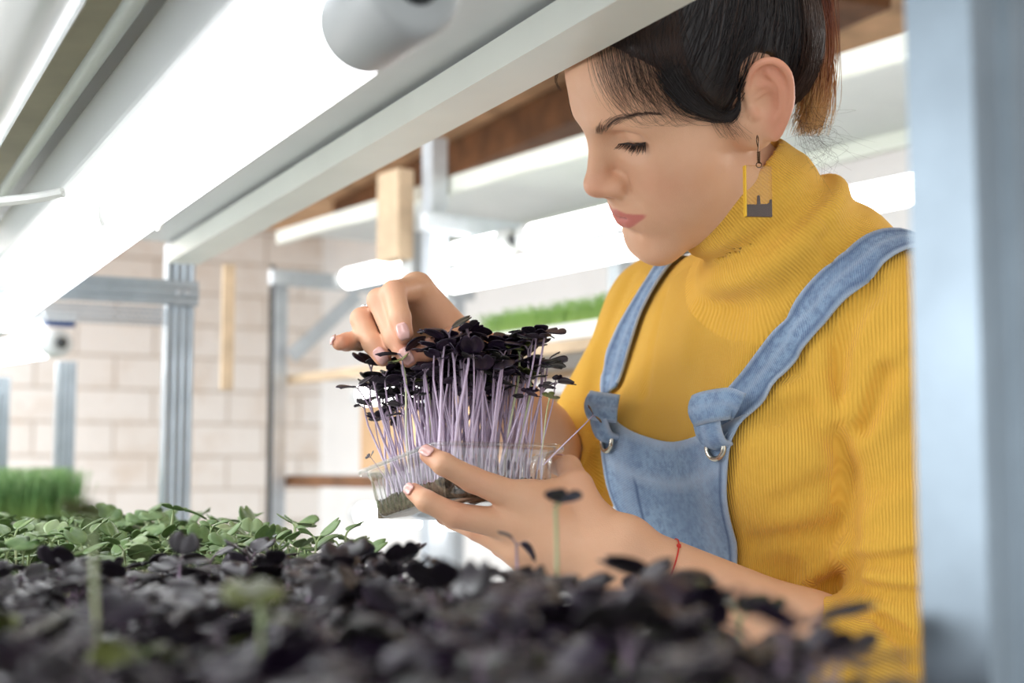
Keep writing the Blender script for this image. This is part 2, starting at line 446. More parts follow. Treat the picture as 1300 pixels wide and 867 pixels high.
def denim_material(name, edge=True):
    """UVs in metres: u across, v along; faded seams near v = hem lines come from the 'wear' attribute."""
    t = NT(name); uv = t.n('ShaderNodeUVMap'); uv.uv_map = 'UVMap'
    sx = t.n('ShaderNodeSeparateXYZ'); t.l(uv.outputs[0], sx.inputs[0]); u, v = sx.outputs[0], sx.outputs[1]
    n1 = t.noise(26, 4, 0.6); n2 = t.noise(170, 4, 0.7); n3 = t.noise(520, 2, 0.7)
    tw = t.math('SINE', t.math('MULTIPLY', t.math('ADD', t.math('MULTIPLY', u, 0.62), v), 2 * pi / 0.0017))
    c = t.mix(t.ramp(n1, [(0.3, (0, 0, 0, 1)), (0.72, (1, 1, 1, 1))]), lin((76, 110, 152)), lin((128, 158, 190)))
    c = t.mix(t.ramp(n2, [(0.44, (0, 0, 0, 1)), (0.60, (0.85, 0.85, 0.85, 1))]), c, lin((58, 90, 136)))
    c = t.mix(t.math('MULTIPLY', t.math('MULTIPLY_ADD', tw, 0.5, 0.5), 0.28), c, lin((182, 202, 222)))
    c = t.mix(t.math('MULTIPLY', n3, 0.32), c, lin((200, 214, 228)))
    wr = t.attr('wear').outputs['Fac']
    c = t.mix(t.math('MULTIPLY', wr, t.math('MULTIPLY_ADD', n2, 0.9, 0.25)), c, lin((198, 210, 226)))
    c = t.mix(t.math('MULTIPLY', t.attr('stitch').outputs['Fac'], 0.85), c, lin((66, 84, 118)))
    t.l(c, t.b.inputs['Base Color']); t.set(Roughness=0.9); t.b.inputs['Specular IOR Level'].default_value = 0.15
    t.l(t.bump(t.math('MULTIPLY_ADD', n2, 0.8, t.math('MULTIPLY', tw, 0.4)), 0.5, 0.0007), t.b.inputs['Normal']); return t.m
M_denim = denim_material('washed_denim')
M_steel = simple('nickel_ring', (196, 190, 176), 0.22, 1.0)
M_brass = simple('dark_brass_wire', (92, 70, 50), 0.3, 1.0)
M_silver = simple('silver_ring', (236, 236, 238), 0.12, 1.0)
M_red_thread = simple('red_thread', (196, 52, 40), 0.7)

# ------------------------------------------------------------------ body surface
HM = np.array([C2W(r) for r in np.array([[-0.4221, 0.3774, 0.8242], [-0.8174, -0.5516, -0.166], [-0.392, 0.7438, -0.5414]])])
HC = CAMP + C2W((0.1446, 0.1963, 1.1225))
mm = lambda *q: np.array(q, float) / 1000
def hw(*q): return mm(*q) @ HM + HC                        # head mm to world
body = SDF(); body.frame(HM, HC)
def EYZ(t): return 8.6 + 5.4 * t - 2.0 * sin(pi * t)     # height of the upper lid's edge, inner to outer corner
def both(fn):
    for s in (-1, 1): fn(s)
body.ell(mm(0, -14, 46), mm(72, 90, 76))
body.ell(mm(0, 34, 44), mm(61, 56, 50), .03)
body.ell(mm(0, 40, -8), mm(59, 46, 56), .03)
both(lambda s: body.ell(mm(s * 40, 50, -12), mm(24, 24, 22), .022))
both(lambda s: body.rc(mm(s * 47, 10, -60), mm(s * 12, 78, -92), .013, .013, .03))
both(lambda s: body.ell(mm(s * 38, 50, -40), mm(22, 26, 30), .026))
body.ell(mm(0, 46, -58), mm(45, 42, 42), .03)
body.rc(mm(-7, 81, -92), mm(7, 81, -92), .0155, .0155, .016)
both(lambda s: body.rc(mm(s * 12, 82, 30), mm(s * 44, 64, 30), .0095, .009, .016))
both(lambda s: body.ell(mm(s * 33, 90, 14), mm(19, 16.5, 11), .014, 's'))
both(lambda s: body.ell(mm(s * 31.5, 62, 13), mm(15.8, 13.6, 13.4), .004))
def face_pt(s, x, z, off=0.0, it=None):
    """The face's surface straight ahead of (x, z) in head millimetres, as a world point."""
    q = (it or body).hit(hw(s * x, 150, z)[None], -HM[1][None], 0, .15)[0]
    return q + HM[1] * off / 1000
def wm(q): return (np.asarray(q) - HC) @ HM.T
pre = SDF(); pre.prims = list(body.prims)
for s in (-1, 1):
    body.fold(np.array([face_pt(s, 17 + 29 * t, EYZ(t) + 8.4 + 3.0 * sin(pi * t) - 1.5 * t, 0, pre) for t in np.linspace(0, 1, 9)]), -.0014, .0016)
    body.chain([wm(face_pt(s, 16.5 + 31 * t, EYZ(t) - 1.7, -.6, pre)) for t in np.linspace(0, 1, 9)], [.0008, .0017, .0023, .0026, .0027, .0026, .0024, .0018, .0009], .0008, 's')
body.rc(mm(0, 84, 20), mm(0, 104, -18), .0072, .0088, .012)
body.ell(mm(0, 104.5, -21), mm(10.5, 10.5, 9.2), .007)
both(lambda s: body.ell(mm(s * 11.5, 94.5, -25), mm(7.4, 10.5, 7.6), .0075))
body.rc(mm(0, 104, -27), mm(0, 97, -33), .005, .0045, .004)
both(lambda s: body.ell(mm(s * 7, 99, -33), mm(3.5, 6.4, 4.2), .002, 's'))
both(lambda s: body.fold(np.array([hw(s * 18.5, 88, -17), hw(s * 19.8, 88, -25), hw(s * 17, 90, -32)]), -.0032, .0026))
body.ell(mm(0, 80, -52), mm(29, 18.5, 25), .016)
both(lambda s: body.fold(np.array([hw(s * 19, 91, -27), hw(s * 25, 88, -37), hw(s * 32, 82, -49), hw(s * 35, 78, -57)]), -.0013, .0045))
UPL = [mm(0, 97.6, -50.5), mm(6, 97.2, -49.6), mm(15, 93.0, -50.4), mm(34, 78.5, -48.6)]
LOL = [mm(0, 96.8, -60.2), mm(9, 95.2, -59.8), mm(17, 90.6, -56.4), mm(33, 79.0, -50.0)]
MOU = [mm(0, 101, -55.0), mm(9, 99, -54.5), mm(18, 93.0, -53.4), mm(37, 77.0, -48.0)]
fl = lambda L, s: [q * np.array([s, 1, 1]) for q in L]
both(lambda s: body.chain(fl(UPL, s), [.0040, .0042, .0034, .0012], .0035))
both(lambda s: body.chain(fl(LOL, s), [.0054, .0052, .0040, .0014], .0035))
both(lambda s: body.fold(np.array([q @ HM + HC for q in fl(MOU, s)]), -.0024, .0013))
body.fold(np.array([hw(-12, 92, -71), hw(0, 95, -71), hw(12, 92, -71)]), -.0022, .0055)
both(lambda s: body.fold(np.array([hw(s * 36, 77, -47), hw(s * 39, 74, -51)]), -.0012, .0026))
# ears
EPH = radians(24)
def ear_pt(s, a, b, o=0.0):
    return mm(s * (69.5 + sin(EPH) * a * .95 + o * cos(EPH)), -8 - cos(EPH) * a * .92 + o * sin(EPH), b * .97)
def ear(s):
    body.ell(mm(s * 58, -10, -14), mm(16, 20, 26), .012)
    R = np.array([[s * sin(EPH), -cos(EPH), 0], [0, 0, 1], [s * cos(EPH), sin(EPH), 0]])
    body.ell(ear_pt(s, 17, 7, 1), mm(18, 27, 3.2), .004, R=R); body.ell(ear_pt(s, 11, 2, -4), mm(14, 18, 7), .005, R=R)
    body.ell(ear_pt(s, 9, -22, 1), mm(8.5, 11, 3.6), .004, R=R)
    hx = [(-1, 4, 1), (1, 20, 2), (9, 32, 3.5), (20, 36, 4), (30, 31, 4), (35, 19, 3.5), (33, 5, 3), (27, -9, 3), (18, -22, 2.5), (9, -30, 1.5)]
    hp = spline([ear_pt(s, *q) for q in hx], 26); body.chain([q for q in hp], list(np.interp(np.linspace(0, 1, 26), [0, .15, .6, .85, 1], [.0026, .0034, .0032, .003, .003])), .002)
    body.ell(ear_pt(s, 11, 4, 6.5), mm(9.5, 13, 6.0), .002, 's', R=R)
    body.ell(ear_pt(s, 18, 25, 5.5), mm(9.5, 8, 4.2), .002, 's', R=R)
    ah = spline([ear_pt(s, *q) for q in [(21, 25, 1.5), (25, 15, 2.5), (25, 3, 2.5), (20, -8, 2.5), (13, -14, 2.5)]], 12)
    body.chain([q for q in ah], .003, .0025)
    body.ell(ear_pt(s, -1, -2, 2.5), mm(4, 6.5, 4.2), .003, R=R)
    body.rc(ear_pt(s, 4, 9, 1), ear_pt(s, 16, 11, 1), .002, .0016, .002)
both(ear)
# neck and hidden torso
body.frame()
NA = nrm(C2W((-.72, .68, -.10))); NT_ = P(938, 250, 1.160); NB_ = NT_ - NA * 0.085
body.rc(NT_ + NA * .028, NB_ - NA * .03, .048, .049, .02)
SD = nrm((.47, -.883, 0)); FD = nrm((-.883, -.47, 0)); UD = np.array([0, 0, 1.0])
LSH = P(1143, 414, 1.12); LEL = P(1150, 872, 1.085); LWR = P(786, 706, 1.065)
RSH = P(846, 402, 1.37); REL = P(722, 610, 1.36); RWR = P(606, 462, 1.19)
CHEST = (LSH + RSH) / 2 + np.array([0, 0, -.10]) + FD * -.005
TR = np.array([SD, FD, UD])
body.ell(CHEST, (.125, .085, .17), .03, R=TR)
body.rc(NB_, CHEST + UD * .06, .042, .06, .02)
body.rc(CHEST + UD * .05, LSH, .05, .040, .03); body.rc(CHEST + UD * .05, RSH, .05, .040, .03)
body.ell(CHEST + UD * -.25, (.105, .082, .20), .05, R=TR)
body.rc(LSH, LEL, .038, .034, .02); body.rc(RSH, REL, .040, .033, .02)
# left forearm and hand
def flat(a, b, ra, rb, wdir, w0, w1, k):
    """Two parallel round cones, for a limb wider than it is deep."""
    wdir = nrm(wdir)
    body.rc(a + wdir * w0, b + wdir * w1, ra, rb, k); body.rc(a - wdir * w0, b - wdir * w1, ra, rb, k)
FA = nrm(LWR - LEL); FN = nrm(np.cross(FA, CF))
LMID = lerp(LEL, LWR, .33)
body.rc(LEL, LMID, .033, .0345, .02); flat(LMID, LWR, .031, .0185, FN, .003, .0085, .02)
def finger(pts, rad, k=.007):
    body.chain(pts, rad, k, ki=.003)
LH = dict(
 index=[P(664, 634, 1.066), P(600, 609, 1.053), P(563, 589, 1.043), P(544, 577, 1.050)],
 middle=[P(654, 668, 1.068), P(578, 654, 1.056), P(541, 636, 1.054), P(525, 624, 1.066)],
 ring=[P(660, 700, 1.07), P(606, 672, 1.085), P(576, 660, 1.112), P(563, 656, 1.132)],
 pinky=[P(676, 722, 1.08), P(636, 694, 1.10), P(614, 676, 1.122), P(604, 668, 1.138)],
 thumb=[P(752, 664, 1.075), P(732, 618, 1.092), P(722, 594, 1.118), P(706, 590, 1.148)])
LR = dict(index=[.0120, .0095, .0083, .0068], middle=[.0122, .0093, .0080, .0067], ring=[.011, .0086, .0074, .0064], pinky=[.010, .0074, .0064, .0056], thumb=[.016, .0125, .0098, .0078])
wr = [LWR + FN * .012, LWR + FN * .004, LWR - FN * .006, LWR - FN * .014, LWR + FN * .014]
for i, (k_, q) in enumerate(zip(('index', 'middle', 'ring', 'pinky'), wr)):
    body.rc(LH[k_][0], q, LR[k_][0] * 1.02, .016, .014)
body.rc(LH['thumb'][0], LWR + FN * .012, .016, .017, .016); body.rc(LH['thumb'][1], LH['index'][0] + (LH['thumb'][1] - LH['index'][0]) * .28, .010, .011, .016)
for k_ in LH: finger(LH[k_], LR[k_])
# right forearm and hand
RH = dict(
 index=[P(529, 366, 1.145), P(500, 371, 1.105), P(508, 403, 1.088), P(513.5, 424, 1.083)],
 middle=[P(503, 377, 1.158), P(481, 381, 1.114), P(501, 428, 1.098), P(518, 455, 1.091)],
 ring=[P(482, 400, 1.168), P(459, 405, 1.124), P(473, 436, 1.110), P(486, 454, 1.105)],
 pinky=[P(476, 428, 1.175), P(456, 433, 1.142), P(440, 434, 1.118), P(431, 435, 1.102)],
 thumb=[P(588, 446, 1.170), P(578, 434, 1.138), P(556, 443, 1.106), P(542, 446, 1.092)])
RR = dict(index=[.0108, .0092, .0082, .0070], middle=[.0112, .0092, .0083, .0072], ring=[.0108, .0088, .0080, .0070], pinky=[.0095, .0076, .0070, .0062], thumb=[.0150, .0125, .0102, .0084])
RWD = nrm(P(590, 440, 1.18) - P(606, 480, 1.21))
rw = [RWR + RWD * .014, RWR + RWD * .004, RWR - RWD * .006, RWR - RWD * .014]
for k_, q in zip(('index', 'middle', 'ring', 'pinky'), rw): body.rc(RH[k_][0], q, RR[k_][0], .016, .012)
body.rc(RH['thumb'][0], RWR + RWD * .012, .015, .018, .014)
body.rc(RH['index'][0] + CF * .004, RH['thumb'][0], .009, .011, .012)
flat(RWR, lerp(RWR, REL, .6), .0175, .029, RWD, .010, .003, .02); body.rc(lerp(RWR, REL, .6), REL, .03, .033, .02)
for k_ in RH: finger(RH[k_], RR[k_])
# knuckle creases
def crease_at(p, axis, r, n=7, h=-.0005, wd=.0011):
    axis = nrm(axis); u = nrm(np.cross(axis, CF)); v = np.cross(axis, u)
    if np.dot(v, CF) > 0: v = -v
    body.fold(np.array([p + u * r * cos(a) + v * r * sin(a) for a in np.linspace(.3, pi - .3, n)]), h, wd)
for H_, R_ in ((LH, LR), (RH, RR)):
    for k_ in ('index', 'middle', 'ring'):
        a_, b_, c_ = H_[k_][0], H_[k_][1], H_[k_][2]
        if H_ is LH:
            for off in (-.003, 0, .003): crease_at(b_ + nrm(c_ - a_) * off, c_ - a_, R_[k_][1])
            crease_at(H_[k_][2], H_[k_][3] - b_, R_[k_][2], h=-.00035)

person = thing('person', 'woman in mustard turtleneck and denim overalls picking sprouts from a punnet', 'person', (0.2, 1.28, 0))
hipw = CHEST + UD * -.42
body.ell(hipw, (.13, .09, .12), .05, R=TR)
for s in (-1, 1):
    a = hipw + SD * s * .08 - UD * .05; ft = np.array([a[0], a[1], .07]) + SD * s * .03
    body.chain([a, lerp(a, ft, .5) + FD * .01, ft], [.07, .045, .033], .03)
lo = np.array([-.22, .93, .02]); hi = np.array([.46, 1.62, CAM_H + .36])
# the head and hands are finely meshed, the covered parts follow at the same step in one continuous surface
BV, BF = body.mesh((-.22, .90, CAM_H - .62), (.48, 1.62, CAM_H + .37), .00125, smooth=2); BV, BF = largest(BV, BF)
def chain_dist(p, pts):
    d = np.full(len(p), 1.0)
    for a, b in zip(pts[:-1], pts[1:]):
        d = np.minimum(d, d_rc(p.astype(f32), a, b, 0, 0))
    return d
hl = (BV - HC) @ HM.T * 1000                                 # head-space mm of every vertex
lipd = np.full(len(BV), 1.0); near = (np.abs(hl[:, 0]) < 40) & (hl[:, 1] > 74) & (hl[:, 1] < 112) & (hl[:, 2] < -40) & (hl[:, 2] > -72)
hn = hl[near]; ax = np.abs(hn[:, 0])
top = np.interp(ax, [0, 6, 15, 33], [-47.2, -46.0, -48.2, -48.6]); bot = np.interp(ax, [0, 9, 17, 33], [-65.6, -64.6, -60.6, -50.0])
lm = np.clip((top - hn[:, 2]) / 1.4 + .5, 0, 1) * np.clip((hn[:, 2] - bot) / 1.4 + .5, 0, 1)
lip = np.zeros(len(BV)); lip[near] = lm * np.clip((33 - ax) / 4, 0, 1)
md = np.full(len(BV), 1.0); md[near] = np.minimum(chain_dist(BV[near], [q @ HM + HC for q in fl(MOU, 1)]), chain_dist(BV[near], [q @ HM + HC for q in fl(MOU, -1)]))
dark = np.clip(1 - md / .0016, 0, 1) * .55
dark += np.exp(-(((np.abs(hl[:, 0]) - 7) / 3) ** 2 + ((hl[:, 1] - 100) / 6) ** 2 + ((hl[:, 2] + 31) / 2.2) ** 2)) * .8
blush = .35 * np.exp(-(((np.abs(hl[:, 0]) - 44) / 20) ** 2 + ((hl[:, 1] - 62) / 20) ** 2 + ((hl[:, 2] + 22) / 18) ** 2))
blush += .45 * np.exp(-((hl[:, 0] / 14) ** 2 + ((hl[:, 1] - 106) / 14) ** 2 + ((hl[:, 2] + 22) / 14) ** 2))
blush += .5 * np.clip((np.abs(hl[:, 0]) - 72) / 6, 0, 1) * (np.abs(hl[:, 2]) < 45) * (np.abs(hl[:, 0]) < 100) * (hl[:, 1] < 10) * (hl[:, 1] > -50)
for H_ in (LH, RH):
    for k_ in H_:
        for j, g_ in ((3, .5), (1, .3)):
            blush += g_ * np.exp(-(np.linalg.norm(BV - H_[k_][j], axis=1) / .012) ** 2)
skin_o = mesh_from('body', BV, BF, M_skin, person, attrs=dict(lip=lip, dark=np.clip(dark, 0, 1), blush=np.clip(blush, 0, 1)))
M_brow = hair_material('brow_hair', (72, 50, 42), (100, 74, 62))
# ------------------------------------------------------------------ eyes, lashes, brows, nails
for s in (-1, 1):
    c = hw(s * 31.5, 62, 13)
    b = MB(); fd = nrm(hw(s * 34, 90, -6) - c)
    b.lathe([(-.0124 + 1e-5, 1e-5)] + [(-.0124 * cos(a), .0124 * sin(a)) for a in np.linspace(.15, pi - .15, 18)] + [(.0124, 1e-5)], c, fd, 28, False)
    e = b.build('eye', M_eye, skin_o, True)
    b = MB(); b.lathe([(.0110, .0062), (.0119, .0058), (.0126, .0036), (.0129, 1e-5)], c, fd, 24, False); b.build('iris', M_iris, skin_o, True)
    lines = []; rad = []
    for i in range(90):
        t = (i + .5) / 90; r0 = (face_pt(s, 17 + 30.5 * t, EYZ(t) + .3, .3, pre) - HC) @ HM.T * 1000 + rng.normal(0, .2, 3)
        out = np.array([s * (-.25 + 1.0 * t) + rng.normal(0, .12), 1.0 - .35 * t, -.72 + rng.normal(0, .12)]); L = (5.0 + 4.5 * t) * (.75 + .4 * rng.random())
        q = [hw(*(r0 + out * L * u + np.array([0, 0, 1.7 * u * u]) * L * .22)) for u in np.linspace(0, 1, 6)]
        lines.append(q); rad.append(.00022)
    V, F = tubes(lines, np.array(rad), 3, taper=[1, .8, .25])
    ll = [np.array([face_pt(s, 17 + 30.5 * t, EYZ(t), .1, pre) for t in np.linspace(0, 1, 14)])]
    V2, F2 = tubes(ll, .00075, 6, taper=[.4, 1, 1, 1, .4]); F = np.concatenate([F, F2 + len(V)]); V = np.concatenate([V, V2])
    mesh_from('eyelashes', V, F, M_hair, skin_o)
    lines = []
    for i in range(260):
        t = rng.random() ** .85; x = 14 + 42 * t; z = 29.5 + 4 * t + 7.5 * sin(min(1, t / .72) * pi / 2) - 6 * max(0, (t - .6) / .4) ** 1.5 + rng.normal(0, 1.7 * (1 - .7 * t))
        y = 92 - .0115 * x * x
        d = np.array([s * (.55 + .5 * t), -.2, .75 - 1.1 * t]); L = 6.5
        q = np.array([hw(*(np.array([s * x, y, z]) + d * L * (u - .4))) for u in np.linspace(0, 1, 4)])
        lines.append(body.snap(q, .0006))
    V, F = tubes(lines, .00012, 3, taper=[1, .9, .3]); mesh_from('eyebrow', V, F, M_brow, skin_o)
def nail(H_, R_, k_, side, fwd=.0015, wid=.62, name='fingernail'):
    """A curved plate lying on the back of the fingertip; SIDE is the direction the nail faces."""
    a, b = H_[k_][2], H_[k_][3]; t = nrm(b - a); n = nrm(np.asarray(side, float)); n = nrm(n - t * (n @ t)); u = np.cross(t, n); r = R_[k_][3]
    L = r * 1.75; W = r * wid * 1.02; g = []
    for i in range(9):
        s_ = i / 8; row = []
        for j in range(9):
            v = (j / 8 - .5) * 2; wv = W * (1 - .42 * abs(2 * s_ - 1) ** 4)
            p = b + t * (fwd + L * (s_ - .62)) + u * v * wv
            q = body.hit([p + n * .016], [-n], 0, .03)[0]
            row.append(q if not np.isnan(q).any() else p + n * r * .8)
        g.append(row)
    g = np.array(g) + n * .00055
    V, F = sheet(g, .0008); o = mesh_from(name, V, F, M_nail, skin_o); return o
cd = -CF
nail(LH, LR, 'index', C2W((-.35, .62, -.70))); nail(LH, LR, 'middle', C2W((-.55, .42, -.72))); nail(LH, LR, 'thumb', C2W((.6, .6, .2)))
nail(RH, RR, 'index', C2W((-.15, .42, -.9))); nail(RH, RR, 'middle', C2W((-.22, .45, -.86))); nail(RH, RR, 'ring', C2W((-.28, .45, -.85)))
nail(RH, RR, 'pinky', C2W((-.75, .25, -.55))); nail(RH, RR, 'thumb', C2W((.22, .75, -.6)))
def ring_on(p, axis, r, rt, mat, name, parent):
    axis = nrm(axis); u = nrm(np.cross(axis, (.3, .2, .9))); v = np.cross(axis, u)
    q = [p + (u * cos(a) + v * sin(a)) * r for a in np.linspace(0, 2 * pi, 41)]; b = MB(); b.tube(q, rt, 8); return b.build(name, mat, parent, True)
a_, b_ = RH['ring'][0], RH['ring'][1]
ring_on(lerp(a_, b_, .72), b_ - a_, .0098, .0011, M_silver, 'ring', person)

# ------------------------------------------------------------------ sweater
sw = SDF()
sw.ell(CHEST, (.148, .104, .19), 0, R=TR)
sw.rc(NB_ - NA * .01, CHEST + UD * .05, .060, .09, .05)
sw.rc(CHEST + UD * .075, LSH, .070, .055, .05); sw.rc(CHEST + UD * .075, RSH, .070, .053, .05)
for s in (-1, 1): sw.ell(CHEST + SD * s * .072 + FD * .062 + UD * -.015, (.068, .058, .066), .05, R=TR)
sw.ell(CHEST + UD * -.25, (.118, .098, .22), .06, R=TR)
sw.ell(CHEST + UD * -.44, (.160, .108, .12), .06, R=TR)
sw.rc(LSH, lerp(LSH, LEL, .22), .0545, .053, .03); sw.rc(lerp(LSH, LEL, .22), lerp(LSH, LEL, .6), .053, .0505, .008); sw.rc(lerp(LSH, LEL, .6), LEL, .0505, .047, .006)
CUL = lerp(LEL, LWR, .385); FAX = nrm(LWR - LEL)
sw.rc(LEL, CUL + FAX * .03, .047, .0405, .012)
sw.rc(RSH, REL, .053, .046, .03); CUR = lerp(REL, RWR, .26); RAX = nrm(RWR - REL); sw.rc(REL, CUR + RAX * .03, .046, .038, .012)
def bounds(pts, r): pts = np.array(pts); return pts.min(0) - r, pts.max(0) + r
def beyond(c, ax, L, r):
    def fn(p):
        q = p - c.astype(f32); s_ = q @ ax.astype(f32); rad = np.sqrt(np.maximum((q * q).sum(-1) - s_ * s_, 0))
        return np.maximum(np.maximum(-s_, s_ - L), rad - r)
    sw.fn(fn, *bounds([c, c + ax * L], r), 's', .002)
beyond(CUL, FAX, .12, .062); beyond(CUR, RAX, .10, .055)
# openings: the arms stand free inside the cuffs
def free(a, b, r0, r1): sw.rc(a, b, r0, r1, .002, 's')
free(CUL - FAX * .03, CUL + FAX * .05, .0365, .0355); free(CUR - RAX * .03, CUR + RAX * .05, .034, .032)
# turtleneck: a doubled, slumped collar
CA = NA; CT = NT_ + CA * .012
sw.rc(NT_ - CA * .005, NB_, .0585, .064, .022)
sw.fn(lambda p: (CT.astype(f32) - p) @ CA.astype(f32), *bounds([CT, CT + CA * .07], .075), 's', .003)
sw.rc(CT + CA * .05, CT - CA * .03, .0545, .0525, .003, 's')
u1 = nrm(np.cross(CA, CF)); v1 = np.cross(CA, u1)
def ringpts(c, r, tilt=(0, 0), n=28): return np.array([c + (u1 * cos(a) + v1 * sin(a)) * r + CA * (tilt[0] * cos(a) + tilt[1] * sin(a)) for a in np.linspace(0, 2 * pi, n)])
sw.fold(ringpts(NT_ - CA * .026, .0615, (.010, -.006)), -.006, .0065)
sw.fold(ringpts(NT_ - CA * .040, .066, (.006, -.010)), .0080, .010)
sw.fold(ringpts(NT_ - CA * .062, .068, (.004, -.012)), -.0035, .010)
sw.fold(ringpts(NT_ - CA * .010, .0610, (.004, -.003)), .0022, .008)
base_sw = SDF(); base_sw.prims = list(sw.prims)
def fold_px(pts, h, wd, n=12):
    q = base_sw.px(spline(np.array(pts, float), n)); q = q[~np.isnan(q).any(1)]
    if len(q) > 1: sw.fold(q, h, wd)
# creases and folds seen on the sleeve, armpit, elbow and chest
for pts, h, wd in [
    ([(1108, 366), (1080, 415), (1064, 470), (1064, 530), (1072, 590), (1078, 660), (1082, 730)], -.0085, .0085),
    ([(1100, 395), (1076, 450), (1076, 520), (1084, 570)], .004, .010),
    ([(1030, 425), (1046, 455), (1056, 510), (1062, 545)], .0055, .010),
    ([(1000, 500), (1036, 492), (1058, 530)], .0040, .010), ([(985, 530), (1030, 518), (1060, 560)], -.0030, .009),
    ([(1092, 520), (1112, 470), (1150, 436)], .0050, .010), ([(1098, 545), (1112, 500), (1122, 470)], -.0060, .008), ([(1104, 560), (1130, 530), (1160, 470)], .0055, .009),
    ([(1090, 640), (1120, 612), (1165, 596)], -.0025, .010), ([(1088, 660), (1120, 640), (1165, 625)], .0025, .010),
    ([(1086, 712), (1120, 714), (1165, 706)], -.0050, .0065), ([(1084, 700), (1110, 698), (1165, 690)], .0035, .008),
    ([(1090, 745), (1130, 752), (1170, 756)], -.0055, .0055), ([(1090, 730), (1130, 735), (1170, 738)], .0045, .008),
    ([(1092, 765), (1130, 780), (1172, 800)], .0045, .007), ([(1100, 778), (1140, 800), (1175, 840)], -.0055, .006),
    ([(1110, 790), (1130, 830), (1140, 866)], .0045, .008), ([(1120, 790), (1150, 820), (1165, 866)], -.005, .006),
    ([(960, 690), (1010, 682), (1070, 668)], -.0035, .009), ([(980, 735), (1030, 728), (1078, 700)], .005, .010), ([(1020, 752), (1050, 744), (1080, 722)], -.006, .007),
    ([(950, 560), (1000, 566), (1060, 590)], .0025, .014), ([(990, 640), (1030, 622), (1070, 600)], -.0030, .010),
    ([(842, 372), (826, 440), (818, 500)], -.0035, .006), ([(800, 350), (770, 420), (768, 470)], -.0030, .007), ([(760, 440), (752, 500), (762, 540)], -.004, .008),
    ([(905, 350), (880, 400), (870, 450)], .0022, .014), ([(990, 330), (960, 420), (930, 480)], .0018, .016),
    ([(1034, 300), (1052, 318), (1060, 338)], -.0022, .004), ([(1046, 276), (1056, 290), (1048, 300)], -.003, .004)]:
    fold_px(pts, h * 1.45, wd)
for off, h in ((.017, -.0009), (.0195, -.0009)):
    c = CUL - FAX * off; u = nrm(np.cross(FAX, CF)); v = np.cross(FAX, u)
    sw.fold(np.array([c + (u * cos(a) + v * sin(a)) * .0425 for a in np.linspace(0, 2 * pi, 26)]), h, .0012)
SV, SF = sw.mesh((-.02, .93, CAM_H - .60), (.50, 1.66, CAM_H + .30), .0024, smooth=2); SV, SF = largest(SV, SF)
# drop the inside shell at the bottom hem: the knit ends under the overalls
def rib_attr(V, F):
    ctr = V[F].mean(1)
    dl = d_rc(ctr.astype(f32), LSH, LEL, .0545, .047); dlf = d_rc(ctr.astype(f32), LEL, CUL, .047, .041)
    dr = np.minimum(d_rc(ctr.astype(f32), RSH, REL, .053, .046), d_rc(ctr.astype(f32), REL, CUR, .046, .038))
    drf = d_rc(ctr.astype(f32), REL, CUR, .046, .038); dru = d_rc(ctr.astype(f32), RSH, REL, .053, .046)
    dc = np.abs(d_rc(ctr.astype(f32), NT_, NB_, .0585, .064))
    zone = np.zeros(len(ctr), int)
    sdist = (ctr - CHEST) @ SD
    arm = (dl < .012) & (sdist > .135) ; zone[arm] = 1
    zone[(dlf < .010) & (dlf < dl)] = 2
    zone[(dru < .012) & (sdist < -.135)] = 3; zone[(drf < .010) & (drf < dru) & (((ctr - CHEST) @ FD) > .09)] = 4
    hc = (ctr - NB_) @ CA; rd = np.linalg.norm(ctr - NB_ - hc[:, None] * CA, axis=1); zone[(rd < .095) & (hc > -.004)] = 5
    axes = {0: (CHEST, UD, .135, .0021), 1: (LSH, nrm(LEL - LSH), .051, .0024), 2: (LEL, FAX, .043, .0023), 3: (RSH, nrm(REL - RSH), .05, .0024), 4: (REL, RAX, .043, .0023), 5: (NT_, CA, .0625, .0026)}
    nf = np.cross(V[F[:, 1]] - V[F[:, 0]], V[F[:, 2]] - V[F[:, 0]]); nf /= np.linalg.norm(nf, axis=1)[:, None] + 1e-12
    out = np.zeros(F.shape)
    out[:] = ((V[F] - CHEST) @ SD) / .0021; zone[(zone == 0) & (nf[:, 2] > .62)] = -1      # over the shoulders the ribs run front to back
    for z, (o, ax, r, per) in axes.items():
        m = zone == z
        if not m.any(): continue
        u = nrm(np.cross(ax, (.35, .86, .37) if z else FD)); v = np.cross(ax, u)
        q = V[F[m]] - o; ang = np.arctan2(q @ v, q @ u); c = ang[:, :1]
        ang = c + (ang - c + pi) % (2 * pi) - pi
        out[m] = ang * r / per
    return out.ravel()
sweater = mesh_from('turtleneck_sweater', SV, SF, M_knit, person, attrs=dict(rib=rib_attr(SV, SF)))

